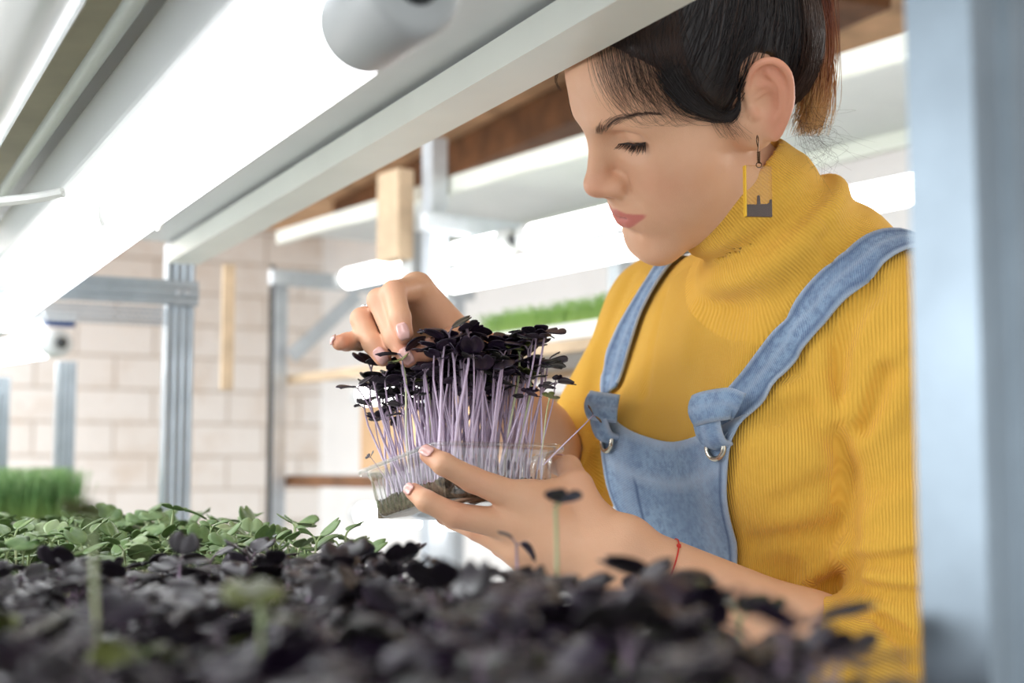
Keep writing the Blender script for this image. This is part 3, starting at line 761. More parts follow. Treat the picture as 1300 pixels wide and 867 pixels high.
# ------------------------------------------------------------------ overalls
dn = SDF(); dn.prims = list(sw.prims)
def front(s_, z, off):
    """The point on the sweater's front at across-body S_ and height Z above the chest centre."""
    o = CHEST + SD * s_ + UD * z + FD * .26
    return o
BZ1 = .062
def bibtop(u): return .062 - .020 * (1 - (2 * abs(u)) ** 2) * 1.0
nu, nv = 56, 60
gu = np.linspace(-.5, .5, nu); gv = np.linspace(0, 1, nv)
TS0, TS1 = -.088, .100                                        # where the bib's top corners sit across the chest
g0 = []; uv = []; wear = []; st = []
for u in gu:
    for v in gv:
        z1 = .010 + .010 * (.5 - u) - .022 * (1 - (2 * u) ** 2); z = lerp(z1, -.50, v); s_ = lerp(TS0 - .03 * v, TS1 - .20 * min(v, .5), u + .5) + .006
        g0.append(CHEST + SD * s_ + UD * z + FD * .24); W_ = .18; H_ = .48
        uu, vv = u * W_, v * H_; uv.append((uu, vv)); ed = W_ / 2 - abs(uu)
        wear.append(max(.9 * np.exp(-(vv / .005) ** 2), .7 * np.exp(-(ed / .004) ** 2), .5 * np.exp(-((vv - .033) / .004) ** 2), .25 * np.exp(-((ed - .030) / .012) ** 2)))
        dash = lambda q: 1.0
        st.append(max(np.exp(-((vv - .006) / .0011) ** 2), np.exp(-((vv - .030) / .0011) ** 2), np.exp(-((ed - .007) / .0010) ** 2) * (vv > .03), (vv > .033) * max(np.exp(-((uu + .036) / .0010) ** 2), np.exp(-((uu + .044) / .0010) ** 2))))
g0 = np.array(g0); hp = dn.hit(g0, np.repeat(-FD[None], len(g0), 0), 0, .4)
miss = np.isnan(hp).any(1); 
if miss.any(): hp[miss] = (g0 - FD * .2)[miss]
hp = hp.reshape(nu, nv, 3)
for _ in range(6):                                             # woven cloth spans the knit's small hollows
    hp[1:-1, 1:-1] = (hp[1:-1, 1:-1] * 2 + hp[:-2, 1:-1] + hp[2:, 1:-1] + hp[1:-1, :-2] + hp[1:-1, 2:]) / 6
q = hp.reshape(-1, 3); d = dn(q); nn = dn.grad(q, .004); q = q + nn * np.clip(.0055 - d, 0, .012)[:, None]
uvv = np.array(uv); hem = np.clip((.034 - uvv[:, 1]) / .002, 0, 1) * .0012 + np.clip((.011 - (np.repeat(np.abs(gu), nv) * -1 + .5) * .18) / .002, 0, 1) * .0008
wob = .0006 * np.sin(uvv[:, 0] * 900) * np.exp(-((uvv[:, 1] - .018) / .02) ** 2)
q = q + nn * (hem + wob)[:, None]
V, F = sheet(q.reshape(nu, nv, 3), -.0022)
wr_ = np.array(wear + wear); st_ = np.array(st + st); uv2 = np.array(uv + uv)
overalls = mesh_from('overalls_bib', V, F, M_denim, person, attrs=dict(wear=wr_, stitch=st_), uv=uv2)
BG = q.reshape(nu, nv, 3)
def bib(u, v, off=0.0):
    i = (u + .5) * (nu - 1); j = v * (nv - 1); i0, j0 = int(min(i, nu - 2)), int(min(j, nv - 2)); a, b = i - i0, j - j0
    p = BG[i0, j0] * (1 - a) * (1 - b) + BG[i0 + 1, j0] * a * (1 - b) + BG[i0, j0 + 1] * (1 - a) * b + BG[i0 + 1, j0 + 1] * a * b
    return p + dn.grad(p[None], .003)[0] * off
def strap(pts, wd, mat, name, off=.004, th=.0028, wdir=None):
    """A denim band along 3-D points, its width lying in the knit's surface."""
    c = np.array(pts); n = dn.grad(c, .006); t = np.gradient(c, axis=0); t /= np.linalg.norm(t, axis=1)[:, None]
    s_ = np.cross(t, n); s_ /= np.linalg.norm(s_, axis=1)[:, None]
    L = np.concatenate([[0], np.cumsum(np.linalg.norm(np.diff(c, axis=0), axis=1))])
    us = np.linspace(-.5, .5, 9); g = np.array([[c[i] + s_[i] * u * wd + n[i] * .0 for u in us] for i in range(len(c))])
    p = g.reshape(-1, 3); d = dn(p); gn = dn.grad(p, .004); p = p + gn * np.clip(off - d, -.02, .02)[:, None]
    g = p.reshape(len(c), 9, 3); ridge = np.array([.0006 if abs(u) > .4 else (.0006 * math.cos(u * 4 * pi) ) for u in us])
    g = g + (gn.reshape(g.shape)) * ridge[None, :, None]
    uv = np.array([(u * wd, L[i]) for i in range(len(c)) for u in us]); we = np.array([max(.9 * (abs(u) > .45), .35 * (abs(u) < .1)) for i in range(len(c)) for u in us])
    st = np.array([1.0 * (abs(abs(u) - .375) < .01) for i in range(len(c)) for u in us]) * .6
    V, F = sheet(g, th)
    # orient outwards
    return mesh_from(name, V, F, mat, person, attrs=dict(wear=np.concatenate([we, we]), stitch=np.concatenate([st, st])), uv=np.concatenate([uv, uv]))
# the overalls below the waist, and shoes
tr = SDF(); tr.frame()
tr.ell(CHEST + UD * -.36, (.150, .112, .16), 0, R=TR); tr.ell(CHEST + UD * -.50, (.178, .128, .13), .05, R=TR)
for s in (-1, 1):
    a = hipw + SD * s * .085 - UD * .02; ft = np.array([a[0], a[1], .06]) + SD * s * .03
    tr.chain([a, lerp(a, ft, .5) + FD * .012, ft + UD * .02], [.098, .074, .062], .03)
    tr.fold(np.array([ft + UD * .045 + (SD * cos(k) + FD * sin(k)) * .062 for k in np.linspace(0, 2 * pi, 20)]), .004, .012)
tr.fn(lambda p: p[..., 2] - f32(CHEST[2] - .27), CHEST - .4, CHEST + .4, 'i', .004)
TV, TF = tr.mesh((-.1, .95, .0), (.55, 1.65, CAM_H - .1), .005, smooth=3)
tu = np.arctan2((TV - CHEST) @ FD, (TV - CHEST) @ SD) * .14
mesh_from('overalls_trousers', TV, TF, M_denim, person, attrs=dict(wear=np.zeros(len(TV)), stitch=np.zeros(len(TV))), uv=np.stack([tu, TV[:, 2]], -1))
M_shoe = simple('white_canvas_shoe', (226, 224, 218), .7); M_sole = simple('rubber_sole', (208, 204, 196), .6)
for s in (-1, 1):
    a = hipw + SD * s * .115; c = np.array([a[0], a[1], 0]); q = SDF()
    q.rc(c + UD * .055 - FD * .03, c + UD * .045 + FD * .13, .040, .036, 0); q.rc(c + UD * .06 - FD * .02, c + UD * .115 - FD * .015, .043, .045, .02)
    q.fn(lambda p: f32(.022) - p[..., 2], c - .4, c + .4, 'i', .004)
    V, F = q.mesh(c - np.array([.25, .25, .01]), c + np.array([.25, .25, .2]), .004); sh_ = mesh_from('shoe', V, F, M_shoe, person)
    m = MB(); pr = [(x, y) for x, y in [(.040 * sin(k), -.035 - .042 * cos(k)) for k in np.linspace(-1.4, 1.4, 10)]] + [(.043 * sin(k), .125 + .045 * cos(k)) for k in np.linspace(1.4, -1.4, 10)]
    m.prism(pr, c + UD * .001, c + UD * .024, SD, FD); m.build('sole', M_sole, sh_)
import sys
def pxof(p): p = np.asarray(p) - CAMP; return round(650 + FPX * (p @ CR) / (p @ CF)), round(433.5 - FPX * (p @ CU) / (p @ CF))
sys.stderr.write('BIB %s\n' % [pxof(bib(u, v)) for u, v in ((-.5, 0), (0, 0), (.5, 0), (.5, .2), (.5, .4), (-.5, .2))])
GL = bib(.5 - .075, .035, .001); GR = bib(-.5 + .085, .035, .001)
print('grommets', [(650 + FPX * ((g - CAMP) @ CR) / ((g - CAMP) @ CF), 433.5 - FPX * ((g - CAMP) @ CU) / ((g - CAMP) @ CF)) for g in (GL, GR)])
SL = [(910, 548), (935, 520), (962, 490), (995, 446), (1028, 402), (1062, 362), (1092, 339)]
pl = sw.px(spline(np.array(SL, float), 40), off=0)
pl = pl[~np.isnan(pl).any(1)]
e_ = pl[-1]; back = [e_ - FD * .035 + UD * .006, e_ - FD * .08 - UD * .012, e_ - FD * .125 - UD * .07, e_ - FD * .135 - UD * .16 - SD * .02, e_ - FD * .13 - UD * .26 - SD * .05, e_ - FD * .12 - UD * .44 - SD * .06]
pl2 = dn.snap(spline(np.array([pl[-1]] + back), 40)[2:], .003, 40)
strap(np.concatenate([pl, pl2]), .031, M_denim, 'shoulder_strap')
SR = [(782, 498), (786, 470), (795, 440), (808, 410), (824, 378), (842, 350), (858, 330)]
pr = sw.px(spline(np.array(SR, float), 30)); pr = pr[~np.isnan(pr).any(1)]
e_ = pr[-1]; back = [e_ - FD * .04 + UD * .006, e_ - FD * .085 - UD * .015, e_ - FD * .125 - UD * .07, e_ - FD * .135 - UD * .16 + SD * .02, e_ - FD * .13 - UD * .26 + SD * .05, e_ - FD * .12 - UD * .44 + SD * .06]
pr2 = dn.snap(spline(np.array([pr[-1]] + back), 30)[3:], .003, 40)
strap(np.concatenate([pr, pr2]), .031, M_denim, 'shoulder_strap')

# ------------------------------------------------------------------ hair
def poly_sd(q, poly):
    p = np.asarray(poly, f32); d = np.full(q.shape[:-1], 1e3, f32); ins = np.zeros(q.shape[:-1], bool)
    for i in range(len(p)):
        a, b = p[i], p[(i + 1) % len(p)]; e = b - a; w_ = q - a; t = np.clip((w_ @ e) / (e @ e), 0, 1)
        d = np.minimum(d, np.sqrt(((w_ - t[..., None] * e) ** 2).sum(-1)))
        c = ((a[1] <= q[..., 1]) & (b[1] > q[..., 1])) | ((b[1] <= q[..., 1]) & (a[1] > q[..., 1]))
        x = a[0] + (q[..., 1] - a[1]) / (b[1] - a[1] + 1e-12) * e[0]; ins ^= c & (q[..., 0] < x)
    return np.where(ins, -d, d)
HAIRLINE = mm(*np.ravel([(74, 104), (54, 76), (42, 58), (34, 44), (27, 26), (18, 8), (6, 2), (-2, 20), (-10, 36), (-24, 40), (-36, 30), (-41, 2), (-43, -26), (-54, -50), (-70, -62), (-150, -62), (-150, 190), (74, 190)])).reshape(-1, 2)
cap = SDF(); cap.frame(HM, HC)
cap.ell(mm(0, -14, 46), mm(76.0, 94.5, 82))
cap.ell(mm(0, 30, 48), mm(63.5, 58, 51), .03); cap.ell(mm(0, -62, 10), mm(56, 46, 52), .03); cap.ell(mm(0, -70, 84), mm(40, 38, 42), .03)
HMf, HCf = HM.astype(f32), HC.astype(f32)
cap.fn(lambda p: poly_sd(((p - HCf) @ HMf.T)[..., 1:], HAIRLINE), HC - .3, HC + .3, 'i', .006)
for s in (-1, 1): cap.chain([ear_pt(s, a, b, 2) for a, b in ((-2, 10), (8, 36), (22, 40), (34, 30), (34, 4), (22, -18))], .006, .003, 's')
CV, CFc = cap.mesh(HC - .17, HC + .19, .0022, smooth=2); CV, CFc = largest(CV, CFc)
hair = mesh_from('hair', CV, CFc, M_hair, person)
capfull = SDF(); capfull.prims = cap.prims[:4]
TIE = hw(0, -86, 118)
def slick(n, seed, off, mat, name, r, filt=None):
    g = np.random.default_rng(seed); idx = g.choice(len(CV), n * 4); h = (CV[idx] - HC) @ HM.T
    d = poly_sd(h[:, 1:].astype(f32), HAIRLINE); pts = CV[idx]
    outer = np.abs(capfull(pts)) < .0035; pts = pts[outer][:n]; lines = []
    for p in pts:
        t = np.linspace(0, 1, 14)[:, None]; e = p + (TIE - p) * (.25 + .5 * g.random())
        q = p + (e - p) * t + (g.normal(0, .004, 3)) * np.sin(pi * t) + g.normal(0, .003, 3) * t
        lines.append(q)
    L = np.array(lines); sh = L.shape; o = (off * (.3 + g.random((sh[0], 1))) * np.ones((1, sh[1]))).ravel()
    q = L.reshape(-1, 3).astype(f32)
    for _ in range(3):
        q = q - capfull.grad(q) * np.clip(capfull(q) - o, -.03, .03)[:, None]
    L = q.reshape(sh); V, F = tubes(list(L), r, 3, taper=[.5, 1, 1, .5]); return mesh_from(name, V, F, mat, hair)
slick(2600, 1, .0012, M_hair, 'hair_strands', .00030)
slick(260, 2, .0022, M_wisp, 'hair_strands', .00018)
def on_skin(strands, n=14):
    """STRANDS: (points of the photograph, offset, kept length). Strands lying on the brow and scalp, all traced at once."""
    p = np.array([spline(np.array(q, float), n) for q, o, k in strands]); q = body.px(p.reshape(-1, 2), .95); ok = ~np.isnan(q).any(1)
    qq = np.where(ok[:, None], q, HC); nn = body.grad(qq, .003); d = cap(qq.astype(f32)); off = np.repeat([o for _, o, _ in strands], n)
    q = (qq + nn * np.maximum(off, np.clip(-d + .0012, 0, .012))[:, None]).reshape(-1, n, 3); ok = ok.reshape(-1, n); out = []
    for i, (_, o, k) in enumerate(strands):
        m = max(4, int(n * k))
        out.append(q[i][:m] if ok[i][:m].all() else None)
    return out
S = []; R_ = []
for i in range(440):
    k = rng.random(); x0 = 742 + 118 * (k ** .62) + rng.normal(0, 3); y0 = 34 - .30 * (x0 - 742) + rng.normal(0, 6); s_ = rng.normal(0, 1)
    dx = 60 + 24 * s_; y1 = min(158, 146 + rng.normal(0, 12) - max(0, (x0 - 800)) * .10)
    S.append(([(x0, y0), (x0 + 4 + 3 * s_, lerp(y0, y1, .42)), (x0 + dx * .32, lerp(y0, y1, .78)), (x0 + dx * .75, y1), (x0 + dx * 1.25, y1 - 4 + rng.normal(0, 4))], .0008 + .0022 * rng.random(), .55 + .45 * rng.random())); R_.append(.00006 + .00013 * rng.random() ** 2)
nfr = len(S)
for i in range(300):                                           # the lock that sweeps from the temple to the ear
    a, b = rng.normal(0, 4.5), rng.normal(0, 4)
    S.append(([(850 + 2 * a, 92 + 3 * b), (872 + 1.5 * a, 124 + 2 * b), (898 + a, 142 + b), (920 + a, 147 + b * .8), (934 + a * .4, 140 + b), (939 + a * .3, 122 + b), (941 + a * .3, 100 + b)], .0015 + .003 * rng.random(), 1)); R_.append(.0002)
nlk = len(S)
for i in range(26):                                            # short baby hairs by the ear
    x = 895 + 40 * rng.random(); S.append(([(x, 140 + rng.normal(0, 4)), (x + 6, 156), (x + 16 + rng.normal(0, 4), 168 + rng.normal(0, 4)), (x + 22, 172 + rng.normal(0, 4))], .0012, 1)); R_.append(.00010)
R2 = on_skin(S)
for nm, ii, mt in (('fringe', list(range(nfr)) + list(range(nlk, len(S))), M_wisp), ('temple_lock', range(nfr, nlk), M_hair)):
    lines = [R2[i] for i in ii if R2[i] is not None]; rad = [R_[i] for i in ii if R2[i] is not None]
    V, F = tubes(lines, np.array(rad), 3, taper=[1, 1, .8, .3]); mesh_from(nm, V, F, mt, hair)
lines = []; tip = []
for i in range(1500):                                           # the ponytail hanging behind
    u, v, w_ = rng.normal(0, 1, 3); L = .55 + .45 * rng.random()
    wv = 3.5 * sin(3 * u + 5 * v); p = [P(1000 + 12 * u, -52 + 8 * v, 1.135 + .012 * w_), P(1018 + 11 * u, -40 + 7 * v, 1.14 + .014 * w_), P(1033 + 9 * u, 0 + 9 * v, 1.145 + .015 * w_), P(1037 + 9.0 * u + wv, 60, 1.148 + .014 * w_), P(1035 + 9.0 * u - wv, 60 + 78 * L, 1.150 + .014 * w_), P(1026 + 10 * u, 62 + 112 * L, 1.150 + .014 * w_)]
    q = spline(p, 18); lines.append(q); tip.append(np.repeat(np.linspace(0, 1, 18) * (.75 + .25 * L) + rng.normal(0, .05), 3))
V, F = tubes(lines, .00028, 3, taper=[1, 1, 1, .3])
t = NT('dyed_ponytail'); a = t.attr('tip').outputs['Fac']
t.l(t.ramp(a, [(.15, lin((52, 26, 20))), (.45, lin((120, 58, 30))), (.66, lin((150, 86, 40))), (.9, lin((206, 156, 88)))]), t.b.inputs['Base Color']); t.set(Roughness=.45)
mesh_from('ponytail', V, F, t.m, hair, attrs=dict(tip=np.concatenate(tip)))
lines = []; rad = []
for i in range(420):                                           # dark hair drawn up from the nape
    u, v = rng.normal(0, 1, 2)
    a = hw(-62 + rng.normal(0, 9), -40 - 30 * rng.random(), -42 + 18 * rng.random() + 10 * u); b = hw(-50 + rng.normal(0, 10), -84 + 8 * v, 24 + 20 * rng.random()); c = hw(-20 + 10 * u, -98, 80)
    lines.append(spline([a, b, c], 12)); rad.append(.00022)
qn = np.array(lines); lines = list(capfull.snap(qn.reshape(-1, 3), np.repeat(.0015 + .004 * rng.random(len(qn)), 12), 3).reshape(-1, 12, 3))
for i in range(70):                                            # flyaways
    x, y = 1006 + 30 * rng.random(), 120 + 50 * rng.random(); g = rng.normal(0, 1, 4)
    p = [P(x, y, 1.12 + .02 * g[0]), P(x + 10 + 6 * g[1], y + 22 + 8 * g[2], 1.12 + .02 * g[0]), P(x + 18 + 14 * abs(g[1]), y + 30 + 14 * g[2], 1.12 + .02 * g[0]), P(x + 22 + 24 * g[3], y + 48 + 18 * g[2], 1.12 + .02 * g[0])]
    lines.append(spline(p, 14)); rad.append(.00008)
V, F = tubes(lines, np.array(rad), 3, taper=[1, 1, 1, .4]); mesh_from('nape_hair', V, F, M_wisp, hair)
lines = []
for i in range(14):
    g = rng.normal(0, 1, 3); lines.append(spline([P(716 + g[0], 84 + 2 * g[1], 1.135), P(708 + g[0], 92 + 2 * g[1], 1.135), P(706 + g[0], 104, 1.135), P(712 + 2 * g[2], 116 + 2 * g[1], 1.135)], 10))
V, F = tubes(lines, .00010, 3, taper=[1, 1, .4]); mesh_from('hair_wisp', V, F, M_hair, hair)
# ------------------------------------------------------------------ the setting
def rel(x, y, z): return np.array([x, y, CAM_H + z])
L1 = np.array([-.4415, .897, 0]); R1 = np.array([.897, .4415, 0]); O1 = np.array([.207, .7, CAM_H])
def rk(t, c, z): return O1 + L1 * t + R1 * c + UD * z
L2 = nrm((-.574, .819, 0)); R2_ = np.array([L2[1], -L2[0], 0]); O2 = np.array([-.158, 2.6, CAM_H])
def rb(t, c, z): return O2 + L2 * t + R2_ * c + UD * z
def brick_material():
    t = NT('whitewashed_brick'); uv = t.n('ShaderNodeUVMap'); uv.uv_map = 'UVMap'
    b = t.n('ShaderNodeTexBrick'); t.l(uv.outputs[0], b.inputs['Vector'])
    b.inputs['Scale'].default_value = 1; b.inputs['Brick Width'].default_value = .27; b.inputs['Row Height'].default_value = .118; b.inputs['Mortar Size'].default_value = .006; b.inputs['Mortar Smooth'].default_value = .4
    b.inputs['Color1'].default_value = lin((240, 236, 232)); b.inputs['Color2'].default_value = lin((234, 228, 222)); b.inputs['Mortar'].default_value = lin((206, 195, 184))
    n = t.noise(5, 5, .65, uv.outputs[0]); n2 = t.noise(22, 4, .7, uv.outputs[0])
    c = t.mix(t.ramp(n, [(.5, (0, 0, 0, 1)), (.75, (.5, .5, .5, 1))]), b.outputs[0], lin((206, 184, 162)))
    c = t.mix(t.ramp(n2, [(.62, (0, 0, 0, 1)), (.74, (.6, .6, .6, 1))]), c, lin((170, 156, 142)))
    t.l(c, t.b.inputs['Base Color']); t.set(Roughness=.85)
    t.l(t.bump(t.math('SUBTRACT', n2, t.math('MULTIPLY', b.outputs[1], 1.2)), .6, .01), t.b.inputs['Normal']); return t.m
M_brick = brick_material()
M_plaster = simple('white_plaster', (240, 241, 241), .8, var=.03, scale=6)
M_ply = simple('tan_ceiling_boards', (200, 160, 122), .8, var=.3, scale=9, bump=.004, bscale=30)
M_beam = simple('dark_timber', (112, 74, 44), .75, var=.35, scale=14)
M_pale_wood = simple('pale_timber', (206, 182, 152), .7, var=.15, scale=24)
M_floor = simple('grey_concrete_floor', (186, 184, 180), .7, var=.1, scale=5)
def wallbox(name, a, b, z0, z1, th, mat, side):
    """A wall from A to B (xy), its room face on the line, TH thick on SIDE; UVs in metres."""
    a = np.array([*a, 0.]); b = np.array([*b, 0.]); n = np.array(side + (0,)) * th
    c = [a, b, b + n, a + n]; V = [q + UD * z for z in (z0, z1) for q in c]; Lw = np.linalg.norm(b - a)
    uv = [(0, z0), (Lw, z0), (Lw, z0), (0, z0), (0, z1), (Lw, z1), (Lw, z1), (0, z1)]
    F = [(0, 1, 5, 4), (1, 2, 6, 5), (2, 3, 7, 6), (3, 0, 4, 7), (4, 5, 6, 7), (3, 2, 1, 0)]
    return struct(mesh_from(name, V, F, mat, smooth=False, uv=uv))
RT = 2.30
cor = np.array([-.717, 5.336]); e1 = cor - R1[:2] * 4.0
wallbox('wall_back', e1, cor, 0, 3.2, .2, M_brick, tuple(L1[:2]))
rw_end = cor - L2[:2] * 7.5
wallbox('wall_right', cor, rw_end, 0, 3.2, .2, M_plaster, tuple(R2_[:2]))
b = MB(); b.box((0, 3, -.05), (5, 0, 0), (0, 5, 0), (0, 0, .05)); struct(b.build('floor', M_floor))
# the boarded ceiling over the far half of the room, and its beams along the room
b = MB(); b.box(rb(-.3, .35, .90 + .03), L2 * 3.5, R2_ * .95, UD * .03); struct(b.build('ceiling', M_ply))
def beam(t0, t1, c, z, w_, h, mat, label):
    b = MB(); b.box(rb((t0 + t1) / 2, c, z), L2 * (t1 - t0) / 2, R2_ * w_, UD * h, .006)
    return tag(b.build('ceiling_beam', mat), label, 'beam')
bc = P(665, 168, 3.6)
for off, w_, h, mat, lab in ((0, .06, .05, M_beam, 'dark brown ceiling beam seen above the far rack'), (-.62, .05, .05, M_pale_wood, 'pale ceiling beam alongside the dark brown one')):
    b = MB(); c = bc + R1 * off; c[2] = CAM_H + .898 - h; b.box(c, L1 * 1.3, R1 * w_, UD * h, .006); tag(b.build('ceiling_beam', mat), lab, 'beam')

# ------------------------------------------------------------------ metals, plastics, lamps
def zinc(name, c=(172, 182, 190), rough=.38):
    t = NT(name); n = t.noise(18, 4); n2 = t.noise(160, 3)
    k = lin(c); t.l(t.ramp(n, [(.3, tuple(x * .86 for x in k[:3]) + (1,)), (.7, tuple(min(1, x * 1.1) for x in k[:3]) + (1,))]), t.b.inputs['Base Color'])
    t.set(Metallic=.75, Roughness=rough); t.l(t.bump(n2, .15, .0005), t.b.inputs['Normal']); return t.m
M_zinc = zinc('galvanised_steel')
M_zinc2 = zinc('bright_galvanised_steel', (206, 212, 218), .45)
M_zincb = zinc('blue_grey_zinc', (142, 155, 166), .5)
M_bolt = simple('zinc_bolt', (200, 204, 208), .3, 1.0)
M_lip = simple('grey_green_enamel', (214, 217, 208), .4, var=.04, scale=9)
M_plate = simple('white_enamel_plate', (196, 199, 198), .35, var=.04, scale=12)
M_olive = simple('olive_fibreboard', (212, 204, 178), .6, var=.12, scale=10)
M_board = simple('white_lamp_housing', (244, 246, 247), .3)
M_cap = simple('grey_end_cap', (196, 199, 199), .42)
M_gland = simple('dark_cable_gland', (52, 54, 56), .5)
M_blue = simple('blue_clip', (40, 72, 128), .5)
M_cable = simple('white_cable', (236, 236, 232), .4)
M_tube = emit('lit_tube', (250, 252, 255), TUBE_W)
M_tube_far = emit('lit_tube_far', (252, 252, 250), 6.0)
M_unlit = simple('milky_tube', (236, 241, 240), .15, spec=.6)
M_dark = simple('black_rubber', (40, 38, 36), .6)

def stud(name, base, top_z, uax, vax, wd, dp, label, mat=M_zinc, ridges=3, th=.0016, group=None):
    """A galvanised C-section upright: ribbed web WD wide along UAX, two flanges DP deep along VAX."""
    prof = [(-wd / 2, dp), (-wd / 2, 0)]
    n = ridges * 2 + 1
    for i in range(n):
        x0 = -wd / 2 + wd * (i + .22) / n; x1 = -wd / 2 + wd * (i + .78) / n; y = .0028 if i % 2 else 0
        prof += [(x0, y), (x1, y)]
    prof += [(wd / 2, 0), (wd / 2, dp), (wd / 2 - .010, dp), (wd / 2 - .010, dp - th), (wd / 2 - th, dp - th), (wd / 2 - th, th)]
    for i in reversed(range(n)):
        x0 = -wd / 2 + wd * (i + .22) / n; x1 = -wd / 2 + wd * (i + .78) / n; y = (.0028 if i % 2 else 0) + th
        prof += [(x1 if x1 < wd / 2 - th else wd / 2 - th, y), (x0 if x0 > -wd / 2 + th else -wd / 2 + th, y)]
    prof += [(-wd / 2 + th, th), (-wd / 2 + th, dp - th), (-wd / 2 + .010, dp - th), (-wd / 2 + .010, dp)]
    b = MB(); a = np.array(base, float); t = a.copy(); t[2] = top_z; b.prism(prof, a - a, t - a, uax, vax)
    o = mesh_from(name, np.array(b.V) + a, b.F, mat, smooth=False, loc=a); return tag(o, label, 'post', group)
def lamp(a, b_, r, label, mat, housing=None, clip=None, group=None, cap_len=.045, gland=True, mount=None):
    """A tubular grow light from A (near end) to B_."""
    a, b_ = np.asarray(a, float), np.asarray(b_, float); t = nrm(b_ - a); L = np.linalg.norm(b_ - a)
    root = thing('grow_light', label, 'grow light', a, group)
    m = MB(); m.lathe([(cap_len * .8, 1e-4), (cap_len * .8, r * .96), (L - cap_len * .8, r * .96), (L - cap_len * .8, 1e-4)], a, t, 40, False); m.build('tube', mat, root, True)
    for e, d in ((a, t), (b_, -t)):
        m = MB(); m.lathe([(0, 1e-4), (0, r * .80), (.003, r * .97), (.008, r * 1.03), (cap_len, r * 1.03), (cap_len + .002, r * .98), (cap_len + .002, r * .9)], e, d, 40, False); cp = m.build('end_cap', M_cap, root, True)
        if gland:
            m = MB(); m.lathe([(-.010, 1e-4), (-.010, r * .28), (-.004, r * .42), (.001, r * .46), (.001, 1e-4)], e, d, 20, False); m.build('cable_gland', M_gland, cp, True)
    if housing is not None:
        x, hw_, hh, lift, off, L_ = housing; m = MB(); m.box(a + t * L_ / 2 + UD * lift + x * off, t * L_ / 2, x * hw_, UD * hh, .004); m.build('housing', M_board, root)
    if clip is not None:
        for s_ in clip:
            c = lerp(a, b_, s_); x = nrm(np.cross(t, UD)); q = [c + (x * cos(k) + UD * sin(k)) * r * 1.07 for k in np.linspace(-.5, pi + .5, 24)]
            m = MB()
            for k in (-.004, 0, .004): m.tube([p + t * k for p in q], .0028, 6)
            m.build('mounting_clip', M_cable, root, True)
    if mount is not None:
        for s_ in mount:
            c = lerp(a, b_, s_); x = nrm(np.cross(t, UD)); m = MB(); m.box(c + UD * (r + .012), t * .012, x * r * 1.1, UD * .005, .001); m.build('mounting_clip', M_blue, root)
    return root

# ------------------------------------------------------------------ the near rack
stud('rack_post', rel(.1935, .515, -CAM_H), CAM_H + .285, nrm(R1), nrm(L1), .062, .034, 'wide blurred galvanised steel post close in front, right of the woman', M_zincb)
stud('rack_post', rk(1.56, -.010, -CAM_H), CAM_H + .34, R1, L1, .040, .030, 'ribbed galvanised post at the far end of the shelf, before the brick wall', M_zinc)
sh = thing('upper_shelf', 'pale enamelled upper shelf that carries the grow light over the crops', 'shelf', rk(.3, -.25, .30))
T0, T1 = -.75, 1.50
m = MB()
prof = [(0, .300), (-.045, .300), (-.045, .325), (-.0435, .325), (-.0435, .3015), (-.0015, .3015), (-.0015, .352), (0, .352)]
m.prism(prof, rk(T0, 0, 0), rk(T1, 0, 0), R1, UD); m.build('edge_beam', M_lip, sh)
m = MB(); m.box(rk((T0 + T1) / 2, -.150, .3345), L1 * (T1 - T0) / 2, R1 * .145, UD * .004, .001); m.build('shelf_plate', M_plate, sh)
m = MB(); m.box(rk((T0 + T1) / 2, -.52, .3345), L1 * (T1 - T0) / 2, R1 * .224, UD * .004, .001); m.build('shelf_plate', M_olive, sh)['label'] = 'olive fibreboard plate'
m = MB(); prof = [(-.745, .300), (-.79, .300), (-.79, .352), (-.7885, .352), (-.7885, .3015), (-.745, .3015)]
m.prism(prof, rk(T0, 0, 0), rk(T1, 0, 0), R1, UD); m.build('edge_beam', M_lip, sh)
cb = thing('crossbar', 'galvanised crossbar bolted across the far post under the shelf', 'crossbar', rk(1.535, -.3, .262))
m = MB(); prof = [(0, -.018), (0, -.008), (-.0028, -.006), (-.0028, .006), (0, .008), (0, .018), (.012, .018), (.012, .0165), (.0015, .0165), (.0015, -.0165), (.012, -.0165), (.012, -.018)]
m.prism(prof, rk(1.545, -.79, .264), rk(1.545, .012, .264), L1, UD); m.build('bar', M_zinc, cb)
for dz, dc in ((.000, -.010), (.000, .000)):
    m = MB(); q = rk(1.541, -.006 + dc * 1.2, .264 + dz); m.lathe([(-.002, 1e-4), (-.002, .003), (.0, .0045), (.003, .0045)], q, L1, 12, False); m.build('bolt', M_bolt, cb, True)
pb = thing('perforated_strip', 'perforated steel strip hanging just below the plain crossbar', 'strip', rk(1.60, -.12, .236))
def perforated(a, b_, h, n_r, pitch, mat, name, parent):
    """A strip with real staggered holes."""
    a, b_ = np.asarray(a, float), np.asarray(b_, float); t = nrm(b_ - a); L = np.linalg.norm(b_ - a); nrm_ = np.cross(t, UD); m = MB(); n_c = int(L / pitch)
    rowh = h / n_r
    for r_ in range(n_r):
        for c in range(n_c):
            x0 = c * pitch + (pitch / 2 if r_ % 2 else 0); z0 = r_ * rowh; hx, hz = pitch * .30, rowh * .30
            cx, cz = x0 + pitch / 2, z0 + rowh / 2
            o = [(x0, z0), (x0 + pitch, z0), (x0 + pitch, z0 + rowh), (x0, z0 + rowh)]; i_ = [(cx - hx, cz - hz), (cx + hx, cz - hz), (cx + hx, cz + hz), (cx - hx, cz + hz)]
            V = [a + t * x + UD * (z - h / 2) for x, z in o + i_]; m.add(V, [(0, 1, 5, 4), (1, 2, 6, 5), (2, 3, 7, 6), (3, 0, 4, 7)])
    o = m.build(name, mat, parent); s_ = o.modifiers.new('thick', 'SOLIDIFY'); s_.thickness = .0015; return o
